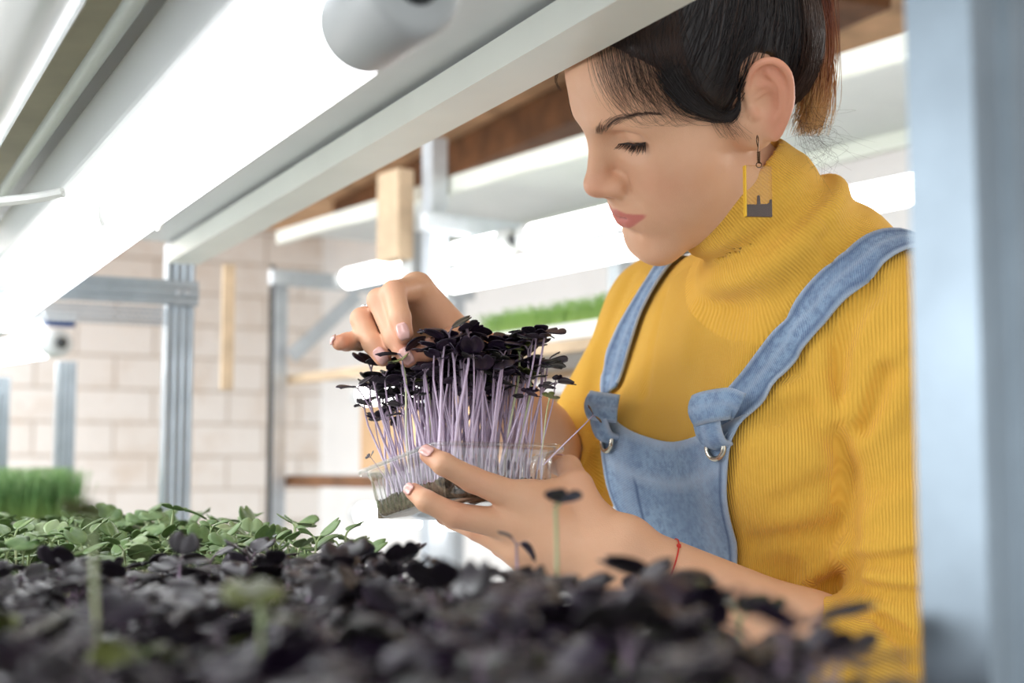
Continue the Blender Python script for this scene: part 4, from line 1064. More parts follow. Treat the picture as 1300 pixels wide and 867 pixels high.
perforated(rk(1.60, -.225, .2335), rk(1.60, -.028, .2335), .028, 4, .0085, M_zinc, 'strip_plate', pb)
lamp(rk(.048, -.255, .222), rk(1.66, -.255, .222), .023, 'long glowing tube grow light under the near shelf, with grey end cap', M_tube, housing=(R1, .038, .024, .052, -.012, 1.40), clip=(.40,), cap_len=.070)
lamp(rk(-.30, -.395, .262), rk(1.40, -.395, .262), .026, 'unlit milky tube light beside the glowing one, at the top left corner', M_unlit, housing=(R1, .052, .016, .042, -.010, 1.70))
m = MB(); m.tube([rk(t, -.325, .292) for t in np.linspace(-.3, 1.48, 12)], .0065, 10); tag(m.build('conduit_pipe', M_lip, None, True), 'thin beige conduit running between the two tube lights', 'pipe')
m = MB(); q = [P(-60, 262, 1.22), P(-20, 258, 1.20), P(20, 254, 1.18), P(52, 250, 1.165), P(80, 244, 1.16)]; m.tube(spline(q, 20), .0042, 8)
tag(m.build('cable', M_cable, None, True), 'white cable reaching across to the lamp housing at the left', 'cable')
m = MB(); m.box(rk(.60, -.465, -.172), L1 * 1.1, R1 * .33, UD * .008, .002); tag(m.build('lower_shelf', M_plate), 'white lower shelf under the crop trays', 'shelf')
m = MB(); m.box(rk(1.62, -.045, .20), L1 * .009, R1 * .011, UD * .13, .001)
m = MB(); m.box(P(289, 415, 2.6) , R1 * .011, L1 * .006, UD * .115, .001); tag(m.build('timber_batten', M_pale_wood), 'pale wooden batten just right of the ribbed far post', 'batten')

# ------------------------------------------------------------------ the rack behind the lamp's far end
stud('rack_post', rel(-.862, 2.75, -CAM_H), CAM_H + .215, R1, L1, .036, .03, 'galvanised post under the capped far lamp, behind the fine grass', M_zinc)
stud('rack_post', rel(-1.015, 2.82, -CAM_H), CAM_H + .19, R1, L1, .036, .03, 'galvanised post cut by the left edge, behind the grass', M_zinc)
q0 = P(78, 435, 2.60); q1 = q0 + np.array([-.66, .75, 0]) * .9
lamp(q0, q1, .024, 'lit lamp at the left edge with a round capped end, hung from a blue clip', M_tube_far, housing=(nrm(np.cross(q1 - q0, UD)), .03, .008, .048, .0, .9), mount=(.015,))
b = MB(); b.box(rel(-1.12, 2.60, -.125), R1 * .45, L1 * .32, UD * .008, .002); tag(b.build('rack_shelf', M_plate), 'white shelf of the farther rack carrying the grass tray', 'shelf')

# ------------------------------------------------------------------ the far rack behind the woman
G2 = 'posts of the rack behind the woman'
def wood_or(o): return o
stud('rack_post', rb(0, 0, -CAM_H), CAM_H + .62, -L2, R2_, .036, .034, 'galvanised post standing behind the picking hand', M_zinc2)
stud('rack_post', rb(.645, 0, -CAM_H), CAM_H + .44, -L2, R2_, .020, .03, 'slim galvanised post with a black strip right of the brick wall', M_zinc2)
m = MB(); m.cyl(rb(.628, -.012, -1.0), rb(.628, -.012, .455), .006, 12); tag(m.build('black_conduit', M_dark, None, True), 'black conduit running up the slim post', 'pipe')
stud('rack_post', rb(-1.95, 0, -CAM_H), CAM_H + .62, -L2, R2_, .036, .034, 'galvanised post of the far rack hidden behind the near wide post', M_zinc2)
for t_, lab in ((0.02, 'galvanised post at the back of the far rack beyond the green trays'), (.645, 'back post of the far rack near the brick wall'), (-1.95, 'back post of the far rack at its near end')):
    stud('rack_post', rb(t_, .46, -CAM_H), CAM_H + .62, -L2, R2_, .036, .034, lab, M_zinc2)
def shelf2(z, t0, t1, label, lipmat, h=.022, z_plate=.0):
    s_ = thing('rack_shelf', label, 'shelf', rb((t0 + t1) / 2, .25, z))
    m = MB(); m.box(rb((t0 + t1) / 2, .262, z + h), L2 * (t1 - t0) / 2, R2_ * .20, UD * .004, .001); m.build('shelf_plate', M_plate, s_)
    for c in (.050, .442):
        m = MB(); m.box(rb((t0 + t1) / 2, c, z + h / 2), L2 * (t1 - t0) / 2, R2_ * .010, UD * h / 2, .002); m.build('edge_beam', lipmat, s_)
    return s_
shelf2(.520, -2.0, .72, 'top shelf of the far rack, pale, above the rows of lamps', M_lip, .03)
shelf2(.196, -2.0, .72, 'middle shelf of the far rack carrying the green trays', M_pale_wood, .02)
shelf2(-.030, -2.0, .72, 'timber edged shelf of the far rack level with the punnet', M_beam, .024)
def crossbar2(t, z, label, h=.017, c0=-.03, c1=.50):
    m = MB(); m.box(rb(t, (c0 + c1) / 2, z), R2_ * (c1 - c0) / 2, L2 * .010, UD * h, .002); return tag(m.build('crossbar', M_zinc2), label, 'crossbar')
crossbar2(-.036, .455, 'bright crossbar of the far rack beside the post behind the hand')
crossbar2(.60, .425, 'bright crossbar of the far rack by the brick wall')
crossbar2(-1.20, .47, 'wide galvanised crossbar behind her ponytail', .032)
m = MB(); a, b_ = rb(.60, .02, .40), rb(.60, .02, .40) + R2_ * .10 - UD * .16; m.box(lerp(rb(.60, .03, .26), rb(.60, .18, .395), .5), nrm(rb(.60, .18, .395) - rb(.60, .03, .26)) * .11, L2 * .006, np.cross(nrm(rb(.60, .18, .395) - rb(.60, .03, .26)), L2) * .016, .002)
tag(m.build('brace', M_zinc2), 'short diagonal brace under the crossbar by the brick wall', 'brace')
m = MB(); v = nrm(rb(-1.17, .05, .46) - rb(-1.17, -.02, .30)); m.box(rb(-1.17, .02, .39), v * .105, L2 * .016, np.cross(v, L2) * .004, .001); tag(m.build('brace', M_zinc2), 'galvanised brace sloping down behind her neck', 'brace')
def lamp2(t0, t1, z, c, label): return lamp(rb(t0, c, z), rb(t1, c, z), .021, label, M_tube_far, cap_len=.03, group=None)
lamp2(-.585, .015, .352, .05, 'long lit tube of the far rack ending just above the picking hand, lower row')
lamp2(.060, .440, .407, .06, 'lit tube of the far rack left of the post behind the hand')
lamp2(-.190, .020, .407, .06, 'short lit tube of the far rack just right of the post behind the hand')
lamp2(-.85, -.225, .407, .06, 'lit tube of the far rack that passes behind her nose and mouth')
lamp2(-1.75, -.86, .352, .05, 'lit tube of the far rack behind her shoulder and collar')
lamp2(-1.95, -1.09, .418, .08, 'lit tube whose capped end shows beside the near post')
lamp2(.06, .40, .160, .08, 'lit tube under the middle shelf of the far rack, left of the sprouts')
lamp2(-.45, .385, -.083, .07, 'lit tube below the punnet, under the timber edged shelf')
m = MB(); m.box(rb(.07, -.026, .48), L2 * .040, R2_ * .018, UD * .085, .004); tag(m.build('ballast_box', M_pale_wood), 'pale wooden block fixed on the post above the hand', 'block')
m = MB(); m.box(rb(.055, .0, .40), L2 * .022, R2_ * .012, UD * .05, .003); tag(m.build('junction_box', M_cap), 'small grey junction box on the post behind the hand', 'box')
bx = thing('cardboard_box', 'tan cardboard box stored low on the far rack left of the punnet', 'box', rb(.25, .25, .0))
M_card = simple('tan_cardboard', (214, 176, 136), .85, var=.12, scale=7)
m = MB(); m.box(rb(.26, .30, .075), L2 * .31, R2_ * .12, UD * .072, .002); m.build('carton', M_card, bx)
for s_ in (-1, 1):
    m = MB(); m.box(rb(.26 + s_ * .152, .30, .1485), L2 * .148, R2_ * .12, UD * .0015, 0); m.build('flap', M_card, bx)
# ------------------------------------------------------------------ sprouts
from mathutils import Vector, Matrix
def leaf_material(name, c1, c2, rough=.38, tint=None):
    t = NT(name); n = t.noise(90, 3); oi = t.t.nodes.new('ShaderNodeObjectInfo')
    c = t.mix(t.ramp(n, [(.35, (0, 0, 0, 1)), (.7, (1, 1, 1, 1))]), lin(c1), lin(c2))
    if tint: c = t.mix(t.ramp(oi.outputs['Random'], [(.72, (0, 0, 0, 1)), (.95, (.8, .8, .8, 1))]), c, lin(tint))
    t.l(c, t.b.inputs['Base Color']); t.set(Roughness=rough); t.b.inputs['Specular IOR Level'].default_value = .5
    t.l(t.bump(t.noise(420, 2), .25, .0006), t.b.inputs['Normal']); return t.m
M_leaf = leaf_material('dark_purple_leaf', (26, 16, 32), (50, 36, 58), .36, (56, 58, 48))
M_leafg = leaf_material('green_leaf', (82, 112, 62), (122, 146, 92), .45, (158, 176, 130))
M_leaft = leaf_material('green_purple_leaf', (70, 74, 38), (122, 130, 66), .4)
def stem_material(name, stops):
    t = NT(name); a = t.attr('h').outputs['Fac']; n = t.noise(60, 2); c = t.ramp(a, stops)
    c = t.mix(t.math('MULTIPLY', n, .35), c, lin((236, 228, 236))); t.l(c, t.b.inputs['Base Color']); t.set(Roughness=.4)
    t.b.inputs['Subsurface Weight'].default_value = 0.0; return t.m
M_stem = stem_material('lilac_stem', [(0, lin((226, 208, 230))), (.45, lin((208, 186, 212))), (.8, lin((170, 138, 170))), (1, lin((96, 66, 90)))])
M_stemg = stem_material('pale_green_stem', [(0, lin((226, 216, 220))), (.5, lin((206, 212, 150))), (1, lin((140, 168, 84)))])
def leaf_grid(W, Ln, cup, curl, nu=9, nv=8):
    """A notched seed leaf in its own frame: base at the origin, length along +y, upper face +z."""
    g = np.zeros((nu, nv, 3))
    for i, s_ in enumerate(np.linspace(-1, 1, nu)):
        for j, v in enumerate(np.linspace(0, 1, nv)):
            wp = (sin(pi * min(1, .06 + .80 * v ** .85)) ** .75) * (1 if v < .999 else .92); x = W / 2 * s_ * wp
            y = Ln * (v - .24 * (1 - abs(s_)) ** 1.4 * v ** 2 - .10 * abs(s_) ** 3 * v)
            z = cup * (x / (W / 2)) ** 2 * W * .5 - curl * v * v * Ln - .05 * W * (abs(s_) < .08)
            g[i, j] = (x, y, z)
    return g
def place(g, base, fwd, up):
    fwd = nrm(fwd); up = nrm(np.asarray(up) - fwd * np.dot(up, fwd)); x = np.cross(fwd, up)
    return base + g[..., :1] * x + g[..., 1:2] * fwd + g[..., 2:3] * up
def sprout_parts(g_, H=.1, lean=.12, leafw=.0155, elev=.35, n_side=6, extra=0.0):
    """Stem and two seed leaves of one sprout, as arrays about its root; G_ a generator."""
    a = g_.random() * 2 * pi; b = g_.random() * 2 * pi; k = H * lean * g_.random()
    pts = spline([(0, 0, 0), (k * .4 * cos(a), k * .4 * sin(a), H * .4), (k * cos(a) + .002 * cos(b), k * sin(a), H * .8), (k * 1.1 * cos(a), k * 1.1 * sin(a), H)], 7)
    Vs, Fs = tubes([pts], .00095 * (.8 + .5 * g_.random()), n_side, taper=[1.1, 1, .85, .75]); hs = np.repeat(np.linspace(0, 1, 7), n_side)
    top = pts[-1]; leaves = []
    for s_ in ((0, 1, .5) if g_.random() < extra else (0, 1)):
        d = b + s_ * pi + g_.normal(0, .35); e = elev + g_.normal(0, .35); f = np.array([cos(d) * cos(e), sin(d) * cos(e), sin(e)])
        W = leafw * (.78 + .4 * g_.random()) * (.62 if s_ == .5 else 1); Ln = W * (.82 + .15 * g_.random()); pb = top + f * .0035 + UD * .0015
        up = np.array([-cos(d) * sin(e), -sin(d) * sin(e), cos(e)]) + g_.normal(0, .25, 3)
        pv, pf = tubes([np.array([top - UD * .001, top + f * .002 + UD * .001, pb + f * .001])], .00062, 5); Vs_n = len(Vs)
        Vs = np.concatenate([Vs, pv]); Fs = Fs if n_side == 4 else Fs
        Fs = np.concatenate([Fs, pf + Vs_n]); hs = np.concatenate([hs, np.ones(len(pv))])
        leaves.append((W, Ln, -.18 + .3 * g_.random(), .05 + .3 * g_.random(), pb, f, up))
    return Vs, Fs, hs, leaves
class Kind:
    """Ready-made variants of one kind of sprout: stem and leaf meshes to be shared by the copies."""
    def __init__(s, seed, n, mstem, mleaf, **kw):
        s.var = []; g_ = np.random.default_rng(seed)
        for i in range(n):
            Vs, Fs, hs, lv = sprout_parts(g_, **kw)
            st = mesh_from('stem', Vs, Fs, mstem, attrs=dict(h=hs)); ls = []
            for (W, Ln, cup, curl, pb, f, up) in lv:
                V, F = sheet(place(leaf_grid(W, Ln, cup, curl), pb, f, up), -.0005); ls.append(mesh_from('leaf', V, F, mleaf))
            for o in [st] + ls: COL.objects.unlink(o)
            s.var.append((st, ls))
    def put(s, name, label, cat, group, loc, d, scale, spin, i=None):
        st, ls = s.var[int(rng.integers(len(s.var))) if i is None else i]
        r = bpy.data.objects.new(name, None); COL.objects.link(r); r.empty_display_size = .01; r.location = tuple(map(float, loc)); r.scale = (scale,) * 3
        d = nrm(d); q = Vector((0, 0, 1)).rotation_difference(Vector(tuple(map(float, d)))); r.rotation_euler = (q.to_matrix() @ Matrix.Rotation(spin, 3, 'Z')).to_euler()
        tag(r, label, cat, group)
        for o in [st] + ls:
            c = o.copy(); COL.objects.link(c); c.parent = r
        return r
K_held = Kind(11, 22, M_stem, M_leaf, H=.1, lean=.22, leafw=.0182, extra=.75)
K_heldg = Kind(12, 4, M_stemg, M_leaft, H=.1, lean=.22, leafw=.0165)
K_near = Kind(13, 20, M_stem, M_leaf, H=.07, lean=.3, leafw=.0185, elev=.25)
K_neart = Kind(15, 5, M_stemg, M_leaft, H=.07, lean=.3, leafw=.0185, elev=.25)
K_green = Kind(14, 18, M_stemg, M_leafg, H=.07, lean=.3, leafw=.0160, elev=.3)

K_tall = Kind(16, 8, M_stem, M_leaf, H=.115, lean=.12, leafw=.0150, elev=.1)
K_tallt = Kind(17, 6, M_stemg, M_leaft, H=.115, lean=.12, leafw=.0160, elev=.1)
K_tallm = Kind(19, 5, M_stemg, M_leaf, H=.115, lean=.12, leafw=.0160, elev=.1)
K_tallg = Kind(18, 8, M_stemg, M_leafg, H=.105, lean=.12, leafw=.0170, elev=.35)
# ------------------------------------------------------------------ the punnet in her hand
PA, PB, PC = P(457, 601, 1.155), P(555, 562, 1.050), P(717, 567, 1.112)
PE1 = nrm(PC - PB); PE2 = PA - PB; PE2 = nrm(PE2 - PE1 * (PE2 @ PE1)); PN = np.cross(PE1, PE2); PN = PN if PN[2] > 0 else -PN
S1, S2 = np.linalg.norm(PC - PB), np.linalg.norm(PA - PB); PO = PB + PE1 * S1 / 2 + PE2 * S2 / 2
def pn(x, y, z): return PO + PE1 * x + PE2 * y + PN * z      # punnet frame: centre of the rim plane
def plastic_material():
    t = NT('clear_plastic'); t.t.nodes.remove(t.b); tr = t.n('ShaderNodeBsdfTransparent'); gl = t.n('ShaderNodeBsdfGlossy'); mx = t.n('ShaderNodeMixShader')
    tr.inputs[0].default_value = (.97, .975, .97, 1); gl.inputs['Roughness'].default_value = .06; gl.inputs['Color'].default_value = (1, 1, 1, 1)
    lw = t.n('ShaderNodeLayerWeight'); t.l(t.math('MULTIPLY_ADD', t.math('POWER', lw.outputs['Facing'], 3.5), .75, .075), mx.inputs[0]); t.l(tr.outputs[0], mx.inputs[1]); t.l(gl.outputs[0], mx.inputs[2]); t.l(mx.outputs[0], t.out.inputs[0]); return t.m
M_clear = plastic_material()
M_soil = simple('dark_growing_mat', (98, 86, 70), .9, var=.75, scale=240, bump=.004, bscale=300)
def rounded(h1, h2, r, n=10, straight=26):
    """Points round a rounded rectangle, with outward normals and a position along each straight side."""
    out = []
    for k, (cx, cy) in enumerate(((1, 1), (-1, 1), (-1, -1), (1, -1))):
        for i in range(n): 
            a = k * pi / 2 + pi / 2 * i / n; out.append((cx * (h1 - r) + r * cos(a), cy * (h2 - r) + r * sin(a), cos(a), sin(a), -1))
        a = (k + 1) * pi / 2; L = 2 * ((h1 if k % 2 == 0 else h2) - r); dx, dy = -sin(a), cos(a)
        for i in range(straight * 2):
            u = i / (straight * 2); out.append((cx * (h1 - r) + r * cos(a) + dx * L * u, cy * (h2 - r) + r * sin(a) + dy * L * u, cos(a), sin(a), u))
    return out
pun = thing('punnet', 'clear ribbed plastic punnet of purple sprouts held in her fingers', 'punnet', pn(0, 0, -.04))
rows = []
DEP = .040
for z, ins, rib in [(-DEP, .030, 0), (-DEP, .012, 0), (-DEP + .0015, .0085, 0), (-DEP + .005, .0068, .3), (-.030, .0056, 1), (-.020, .0044, 1), (-.011, .0034, 1), (-.008, .0030, .3), (-.004, .0012, 0), (0, .0008, 0)]:
    row = []
    for x, y, nx, ny, u in rounded(S1 / 2 - ins, S2 / 2 - ins, .016):
        k = 0 if u < 0 else .0009 * rib * max(-1, min(1, 2.2 * sin(u * 2 * pi * 12))); row.append(pn(x + nx * k, y + ny * k, z))
    rows.append(row)
G = np.array(rows); n = G.shape[1]; V = G.reshape(-1, 3)
F = [(i * n + j, i * n + (j + 1) % n, (i + 1) * n + (j + 1) % n, (i + 1) * n + j) for i in range(len(rows) - 1) for j in range(n)] + [tuple(range(n))[::-1]]
o = mesh_from('tray_body', V, F, M_clear, pun); m_ = o.modifiers.new('wall', 'SOLIDIFY'); m_.thickness = .0004
rows = []
for ex, z in [(-.0008, 0), (.0006, .0012), (.0036, .0012), (.0044, .0004), (.0044, -.0026), (.0038, -.0026), (.0038, 0), (.0006, .0002)]:
    rows.append([pn(x, y, z) for x, y, nx, ny, u in rounded(S1 / 2 + ex, S2 / 2 + ex, .0175)])
G = np.array(rows); V = G.reshape(-1, 3); m = len(rows)
F = [(i * n + j, i * n + (j + 1) % n, ((i + 1) % m) * n + (j + 1) % n, ((i + 1) % m) * n + j) for i in range(m) for j in range(n)]
mesh_from('rim', V, F, M_clear, pun)
gr = 40; base = []; topp = []
for i in range(gr):
    for j in range(gr):
        x = (i / (gr - 1) - .5) * (S1 - .020); y = (j / (gr - 1) - .5) * (S2 - .020)
        topp.append(pn(x, y, -.0245 + .0026 * rng.normal() * .6)); base.append(pn(x, y, -DEP + .0012))
V = np.array(topp + base); o_ = gr * gr; gid = lambda i, j: i * gr + j; F = []
for i in range(gr - 1):
    for j in range(gr - 1):
        q = (gid(i, j), gid(i + 1, j), gid(i + 1, j + 1), gid(i, j + 1)); F += [q, tuple(k + o_ for k in q[::-1])]
for i in range(gr - 1):
    for a, b in (((i, 0), (i + 1, 0)), ((i + 1, gr - 1), (i, gr - 1)), ((0, i + 1), (0, i)), ((gr - 1, i), (gr - 1, i + 1))):
        F.append((gid(*a), gid(*a) + o_, gid(*b) + o_, gid(*b)))
tag(mesh_from('growing_mat', V, F, M_soil, smooth=False), 'dark fibrous growing mat in the bottom of the held punnet', 'growing mat')
GH = 'sprouts growing in the held punnet'; LH_ = 'purple stemmed sprout with dark leaves growing in the held punnet'
LG_ = 'yellow-green stemmed sprout with green-tinged leaves growing in the held punnet'
nx_ = 15
for i in range(nx_):
    for j in range(15):
        x = ((i + .5 + rng.normal(0, .25)) / nx_ - .5) * (S1 - .026); y = ((j + .5 + rng.normal(0, .25)) / 15 - .5) * (S2 - .026); p = pn(x, y, -.026)
        px, py = pxof(p); s_ = np.clip((px - 600) / 130, -1.1, 1.1)
        h = .100 + .010 * rng.normal() - .026 * max(0, -s_ - .15) - .010 * max(0, s_ - .5)
        if rng.random() < .36: h *= .74 + .2 * rng.random()
        d = UD + CR * (.20 * s_ + .06 * rng.normal()) + CF * (.06 * rng.normal() - .02) + PN * .15
        green = rng.random() < .035
        (K_heldg if green else K_held).put('radish_sprout', LG_ if green else LH_, 'sprout', GH + (', yellow-green ones' if green else ''), p, d, h / .1, rng.random() * 6.28)
def lone(root_px, tip_px, label, kind=K_held, spin=0., i=0, d0=None):
    a = P(*root_px); b_ = P(*tip_px); h = np.linalg.norm(b_ - a); return kind.put('radish_sprout', label, 'sprout', None, a, b_ - a, h / .1, spin, i)
lone((512, 612, 1.105), (446, 498, 1.10), 'tall sprout leaning out over the left end of the punnet', spin=.6, i=3)
lone((690, 590, 1.09), (748, 530, 1.075), 'single sprout leaning out to the right towards the overalls', spin=1.0, i=5)
lone((500, 622, 1.11), (468, 585, 1.105), 'short sprout drooping over the left rim of the punnet', spin=2.0, i=7)
lone((600, 600, 1.085), (566, 441, 1.075), 'tallest sprout, rising in front of the thumb', spin=.3, i=9)
lone((520, 600, 1.09), (485, 468, 1.075), 'sprout with a bright yellow-green stem near the left end', K_heldg, spin=1.4, i=1)
lone((684, 596, 1.09), (704, 505, 1.07), 'sprout with a yellow-green stem and small leaf at the right end', K_heldg, spin=.4, i=2)

# ------------------------------------------------------------------ the crops on the near shelf
M_tray = simple('black_crop_tray', (34, 35, 36), .5)
def crop_tray(name, t0, t1, c0, c1, label):
    r = thing(name, label, 'tray', rk((t0 + t1) / 2, (c0 + c1) / 2, -.163)); m = MB(); zb, zt, th = -.1635, -.128, .002
    m.box(rk((t0 + t1) / 2, (c0 + c1) / 2, zb + th / 2), L1 * (t1 - t0) / 2, R1 * (c1 - c0) / 2, UD * th / 2)
    for c in (c0, c1): m.box(rk((t0 + t1) / 2, c, (zb + zt) / 2), L1 * (t1 - t0) / 2, R1 * th / 2, UD * (zt - zb) / 2)
    for t_ in (t0, t1): m.box(rk(t_, (c0 + c1) / 2, (zb + zt) / 2), L1 * th / 2, R1 * (c1 - c0) / 2, UD * (zt - zb) / 2)
    m.build('tray_body', M_tray, r); m = MB()
    for c in (c0, c1): m.box(rk((t0 + t1) / 2, c, zt), L1 * ((t1 - t0) / 2 + .006), R1 * .006, UD * .0015, .001)
    for t_ in (t0, t1): m.box(rk(t_, (c0 + c1) / 2, zt), L1 * .006, R1 * ((c1 - c0) / 2 + .006), UD * .0015, .001)
    m.build('rim', M_tray, r); m = MB(); m.box(rk((t0 + t1) / 2, (c0 + c1) / 2, -.148), L1 * ((t1 - t0) / 2 - .004), R1 * ((c1 - c0) / 2 - .004), UD * .012, .002)
    tag(m.build('growing_mat', M_soil), 'dark growing mat filling the ' + label.split(' on ')[0].replace('black ', ''), 'growing mat')
crop_tray('crop_tray', -.34, .415, -.76, -.150, 'black tray of purple sprouts on the lower shelf')
crop_tray('crop_tray', .435, 1.10, -.76, -.115, 'black tray of green sprouts on the lower shelf')
def scatter(t0, t1, c0, c1, step):
    out = []
    for t_ in np.arange(t0, t1, step):
        for c in np.arange(c0, c1, step):
            p = rk(t_ + rng.normal(0, step * .3), c + rng.normal(0, step * .3), -.137); px, py = pxof(p + UD * .075); dd = (p - CAMP) @ CF
            if dd > .33 and -90 < px < 1010 and py < 1010: out.append((dd, px, py, p))
    return out
def crop(spots, kind, kind2, name, label, label2, group, n_obj, hfun, stuff_label, leafw, mstem, mleaf, share2=.0, seed=5):
    sx = [s_ for s_ in spots if -40 < s_[1] < 1000 and s_[2] < 900]; sx.sort(key=lambda q: q[0]); first = sx[:n_obj]; ids = {id(q) for q in first}
    for dd, px, py, p in first:
        alt = rng.random() < share2; h = hfun(px, dd); d = UD + np.array([rng.normal(0, .14), rng.normal(0, .14), 0])
        (kind2 if alt else kind).put(name, label2 if alt else label, 'sprout', group + (', olive ones' if alt else ''), p, d, h / .07, rng.random() * 6.28)
    VV, FF, HH, LV, LF = [], [], [], [], []; o1 = o2 = 0; g_ = np.random.default_rng(seed)
    for q in spots:
        if id(q) in ids: continue
        dd, px, py, p = q; h = hfun(px, dd); Vs, Fs, hs, lv = sprout_parts(g_, H=h, lean=.4, leafw=leafw * h / .07, elev=.25, n_side=4)
        VV.append(Vs + p); FF.append(Fs + o1); HH.append(hs); o1 += len(Vs)
        for (W, Ln, cup, curl, pb, f, up) in lv:
            g = place(leaf_grid(W, Ln, cup, curl, 7, 6), pb, f, up); nu_, nv_ = g.shape[:2]; V, F = sheet(g, -.0005); LV.append(V + p); LF.append(np.array(F) + o2); o2 += len(V)
    if not VV: return
    r = thing(name.replace('sprout', 'sprout_crop'), stuff_label, 'sprouts', VV[0][0]); r['kind'] = 'stuff'
    s1 = mesh_from('stem', np.concatenate(VV), np.concatenate(FF), mstem, r, attrs=dict(h=np.concatenate(HH))); s1['kind'] = 'stuff'
    s2 = mesh_from('leaf', np.concatenate(LV), np.concatenate(LF), mleaf, r); s2['kind'] = 'stuff'
def hp_(px, dd): return .137 - .072 + .008 * rng.normal() + (.006 if px > 480 else 0)
def hg_(px, dd): return .137 - .064 + .008 * rng.normal()
crop(scatter(-.32, .405, -.75, -.162, .0135), K_near, K_neart, 'purple_sprout', 'dark purple leaved sprout in the dense blurred crop nearest the camera', 'olive-green leaved sprout among the dark blurred crop nearest the camera', 'sprouts of the near purple crop', 285, hp_, 'rest of the dense purple crop filling its tray beyond the nearest sprouts', .0185, M_stem, M_leaf, .07)
crop(scatter(.45, 1.08, -.75, -.13, .0165), K_green, K_green, 'green_sprout', 'small green leaved sprout in the tray behind the purple crop', '', 'sprouts of the green crop', 260, hg_, 'farther part of the green sprout crop by the ribbed post', .0185, M_stemg, M_leafg, 0, 6)
def tall(px, py, d, label, kind, name, spin, i, w_=0.0, H=.115):
    b_ = P(px, py, d); a = np.array([b_[0] + w_, b_[1], CAM_H - .137]); h = np.linalg.norm(b_ - a); kind.put(name, label, 'sprout', None, a, b_ - a, h / H, spin, i)
tall(706, 646, .70, 'tall blurred sprout standing above the crop before the hand', K_tallm, 'purple_sprout', 1.2, 2)
tall(872, 738, .70, 'blurred sprout standing in front of her wrist and red thread', K_tallt, 'purple_sprout', .4, 4)
tall(790, 732, .72, 'dark sprout rising before the back of her lower hand', K_tall, 'purple_sprout', .4, 3)
tall(668, 690, .78, 'dark leaved sprout standing up just left of the tall blurred one', K_tall, 'purple_sprout', .9, 1)
tall(150, 668, .50, 'blurred olive sprout with one broad leaf standing before the brick wall', K_tallt, 'purple_sprout', .2, 3)
tall(207, 652, 1.18, 'tallest green sprout, standing clear above its tray', K_tallg, 'green_sprout', .8, 4, H=.105)
tall(270, 672, 1.12, 'green sprout with a curled stem, second tallest of its tray', K_tallg, 'green_sprout', 2.8, 1, H=.105)
tall(383, 668, 1.15, 'green sprout standing at the right end of its tray', K_tallg, 'green_sprout', 1.8, 5, H=.105)

# ------------------------------------------------------------------ greens farther back
def turf(name, c, u, v, hu, hv, h, n, mstem, label, seed, r=.0008, leaf=.004):
    """A mat of fine shoots nobody could count, rooted on the rectangle C +- U*HU +- V*HV."""
    g_ = np.random.default_rng(seed); L_ = []; Q = []; QF = []; o = 0
    for i in range(n):
        p = c + u * hu * (2 * g_.random() - 1) + v * hv * (2 * g_.random() - 1); H = h * (.72 + .36 * g_.random()); ed = g_.normal(0, .10, 2)
        tip = p + UD * H + u * H * ed[0] + v * H * ed[1]; L_.append(np.array([p, lerp(p, tip, .5) + UD * H * .05, tip]))
        for k in (0, 1):
            a = g_.random() * 6.28; f = np.array([cos(a), sin(a), .3]); s_ = np.array([-sin(a), cos(a), 0]) * leaf * .45; Q += [tip, tip + f * leaf * .5 + s_, tip + f * leaf, tip + f * leaf * .5 - s_]; QF.append((o, o + 1, o + 2, o + 3)); o += 4
    V, F = tubes(L_, r, 3, taper=[1, .8, .6]); F = np.concatenate([F, np.array(QF) + len(V)]); V = np.concatenate([V, np.array(Q)]); hs = np.concatenate([np.tile(np.repeat([0, .5, 1], 3), n), np.ones(len(Q))])
    o_ = mesh_from(name, V, F, mstem, attrs=dict(h=hs)); tag(o_, label, 'microgreens', kind='stuff'); return o_
def turf_material(name, stops):
    t = NT(name); t.l(t.ramp(t.attr('h').outputs['Fac'], stops), t.b.inputs['Base Color']); t.set(Roughness=.6); return t.m
M_grass = turf_material('fine_green_shoots', [(0, lin((196, 204, 130))), (.35, lin((126, 160, 84))), (.7, lin((74, 120, 60))), (1, lin((138, 176, 112)))])
M_cress = turf_material('pale_green_cress', [(0, lin((200, 214, 140))), (.5, lin((150, 182, 98))), (1, lin((128, 166, 82)))])
M_wtray = simple('white_tray', (238, 240, 240), .35)
def small_tray(c, u, v, hu, hv, h, label, mat=M_wtray):
    r = thing('seed_tray', label, 'tray', c - UD * h); m = MB()
    m.box(c - UD * (h - .001), u * hu, v * hv, UD * .001)
    for s_ in (-1, 1): m.box(c + u * hu * s_ - UD * h / 2, u * .001, v * hv, UD * h / 2); m.box(c + v * hv * s_ - UD * h / 2, v * .001, u * hu, UD * h / 2)
    m.build('tray_body', mat, r); m = MB()
    for s_ in (-1, 1): m.box(c + u * hu * s_, u * .004, v * (hv + .004), UD * .0015); m.box(c + v * hv * s_, v * .004, u * (hu + .004), UD * .0015)
    m.build('rim', mat, r)
c = rel(-1.01, 2.52, -.088); small_tray(c, R1, L1, .24, .16, .028, 'white tray under the fine tufted grass at the left edge')
turf('grass', c - UD * .02, R1, L1, .23, .15, .108, 4200, M_grass, 'fine tufted green grass crop in a tray at the left edge', 21, .0009, .006)
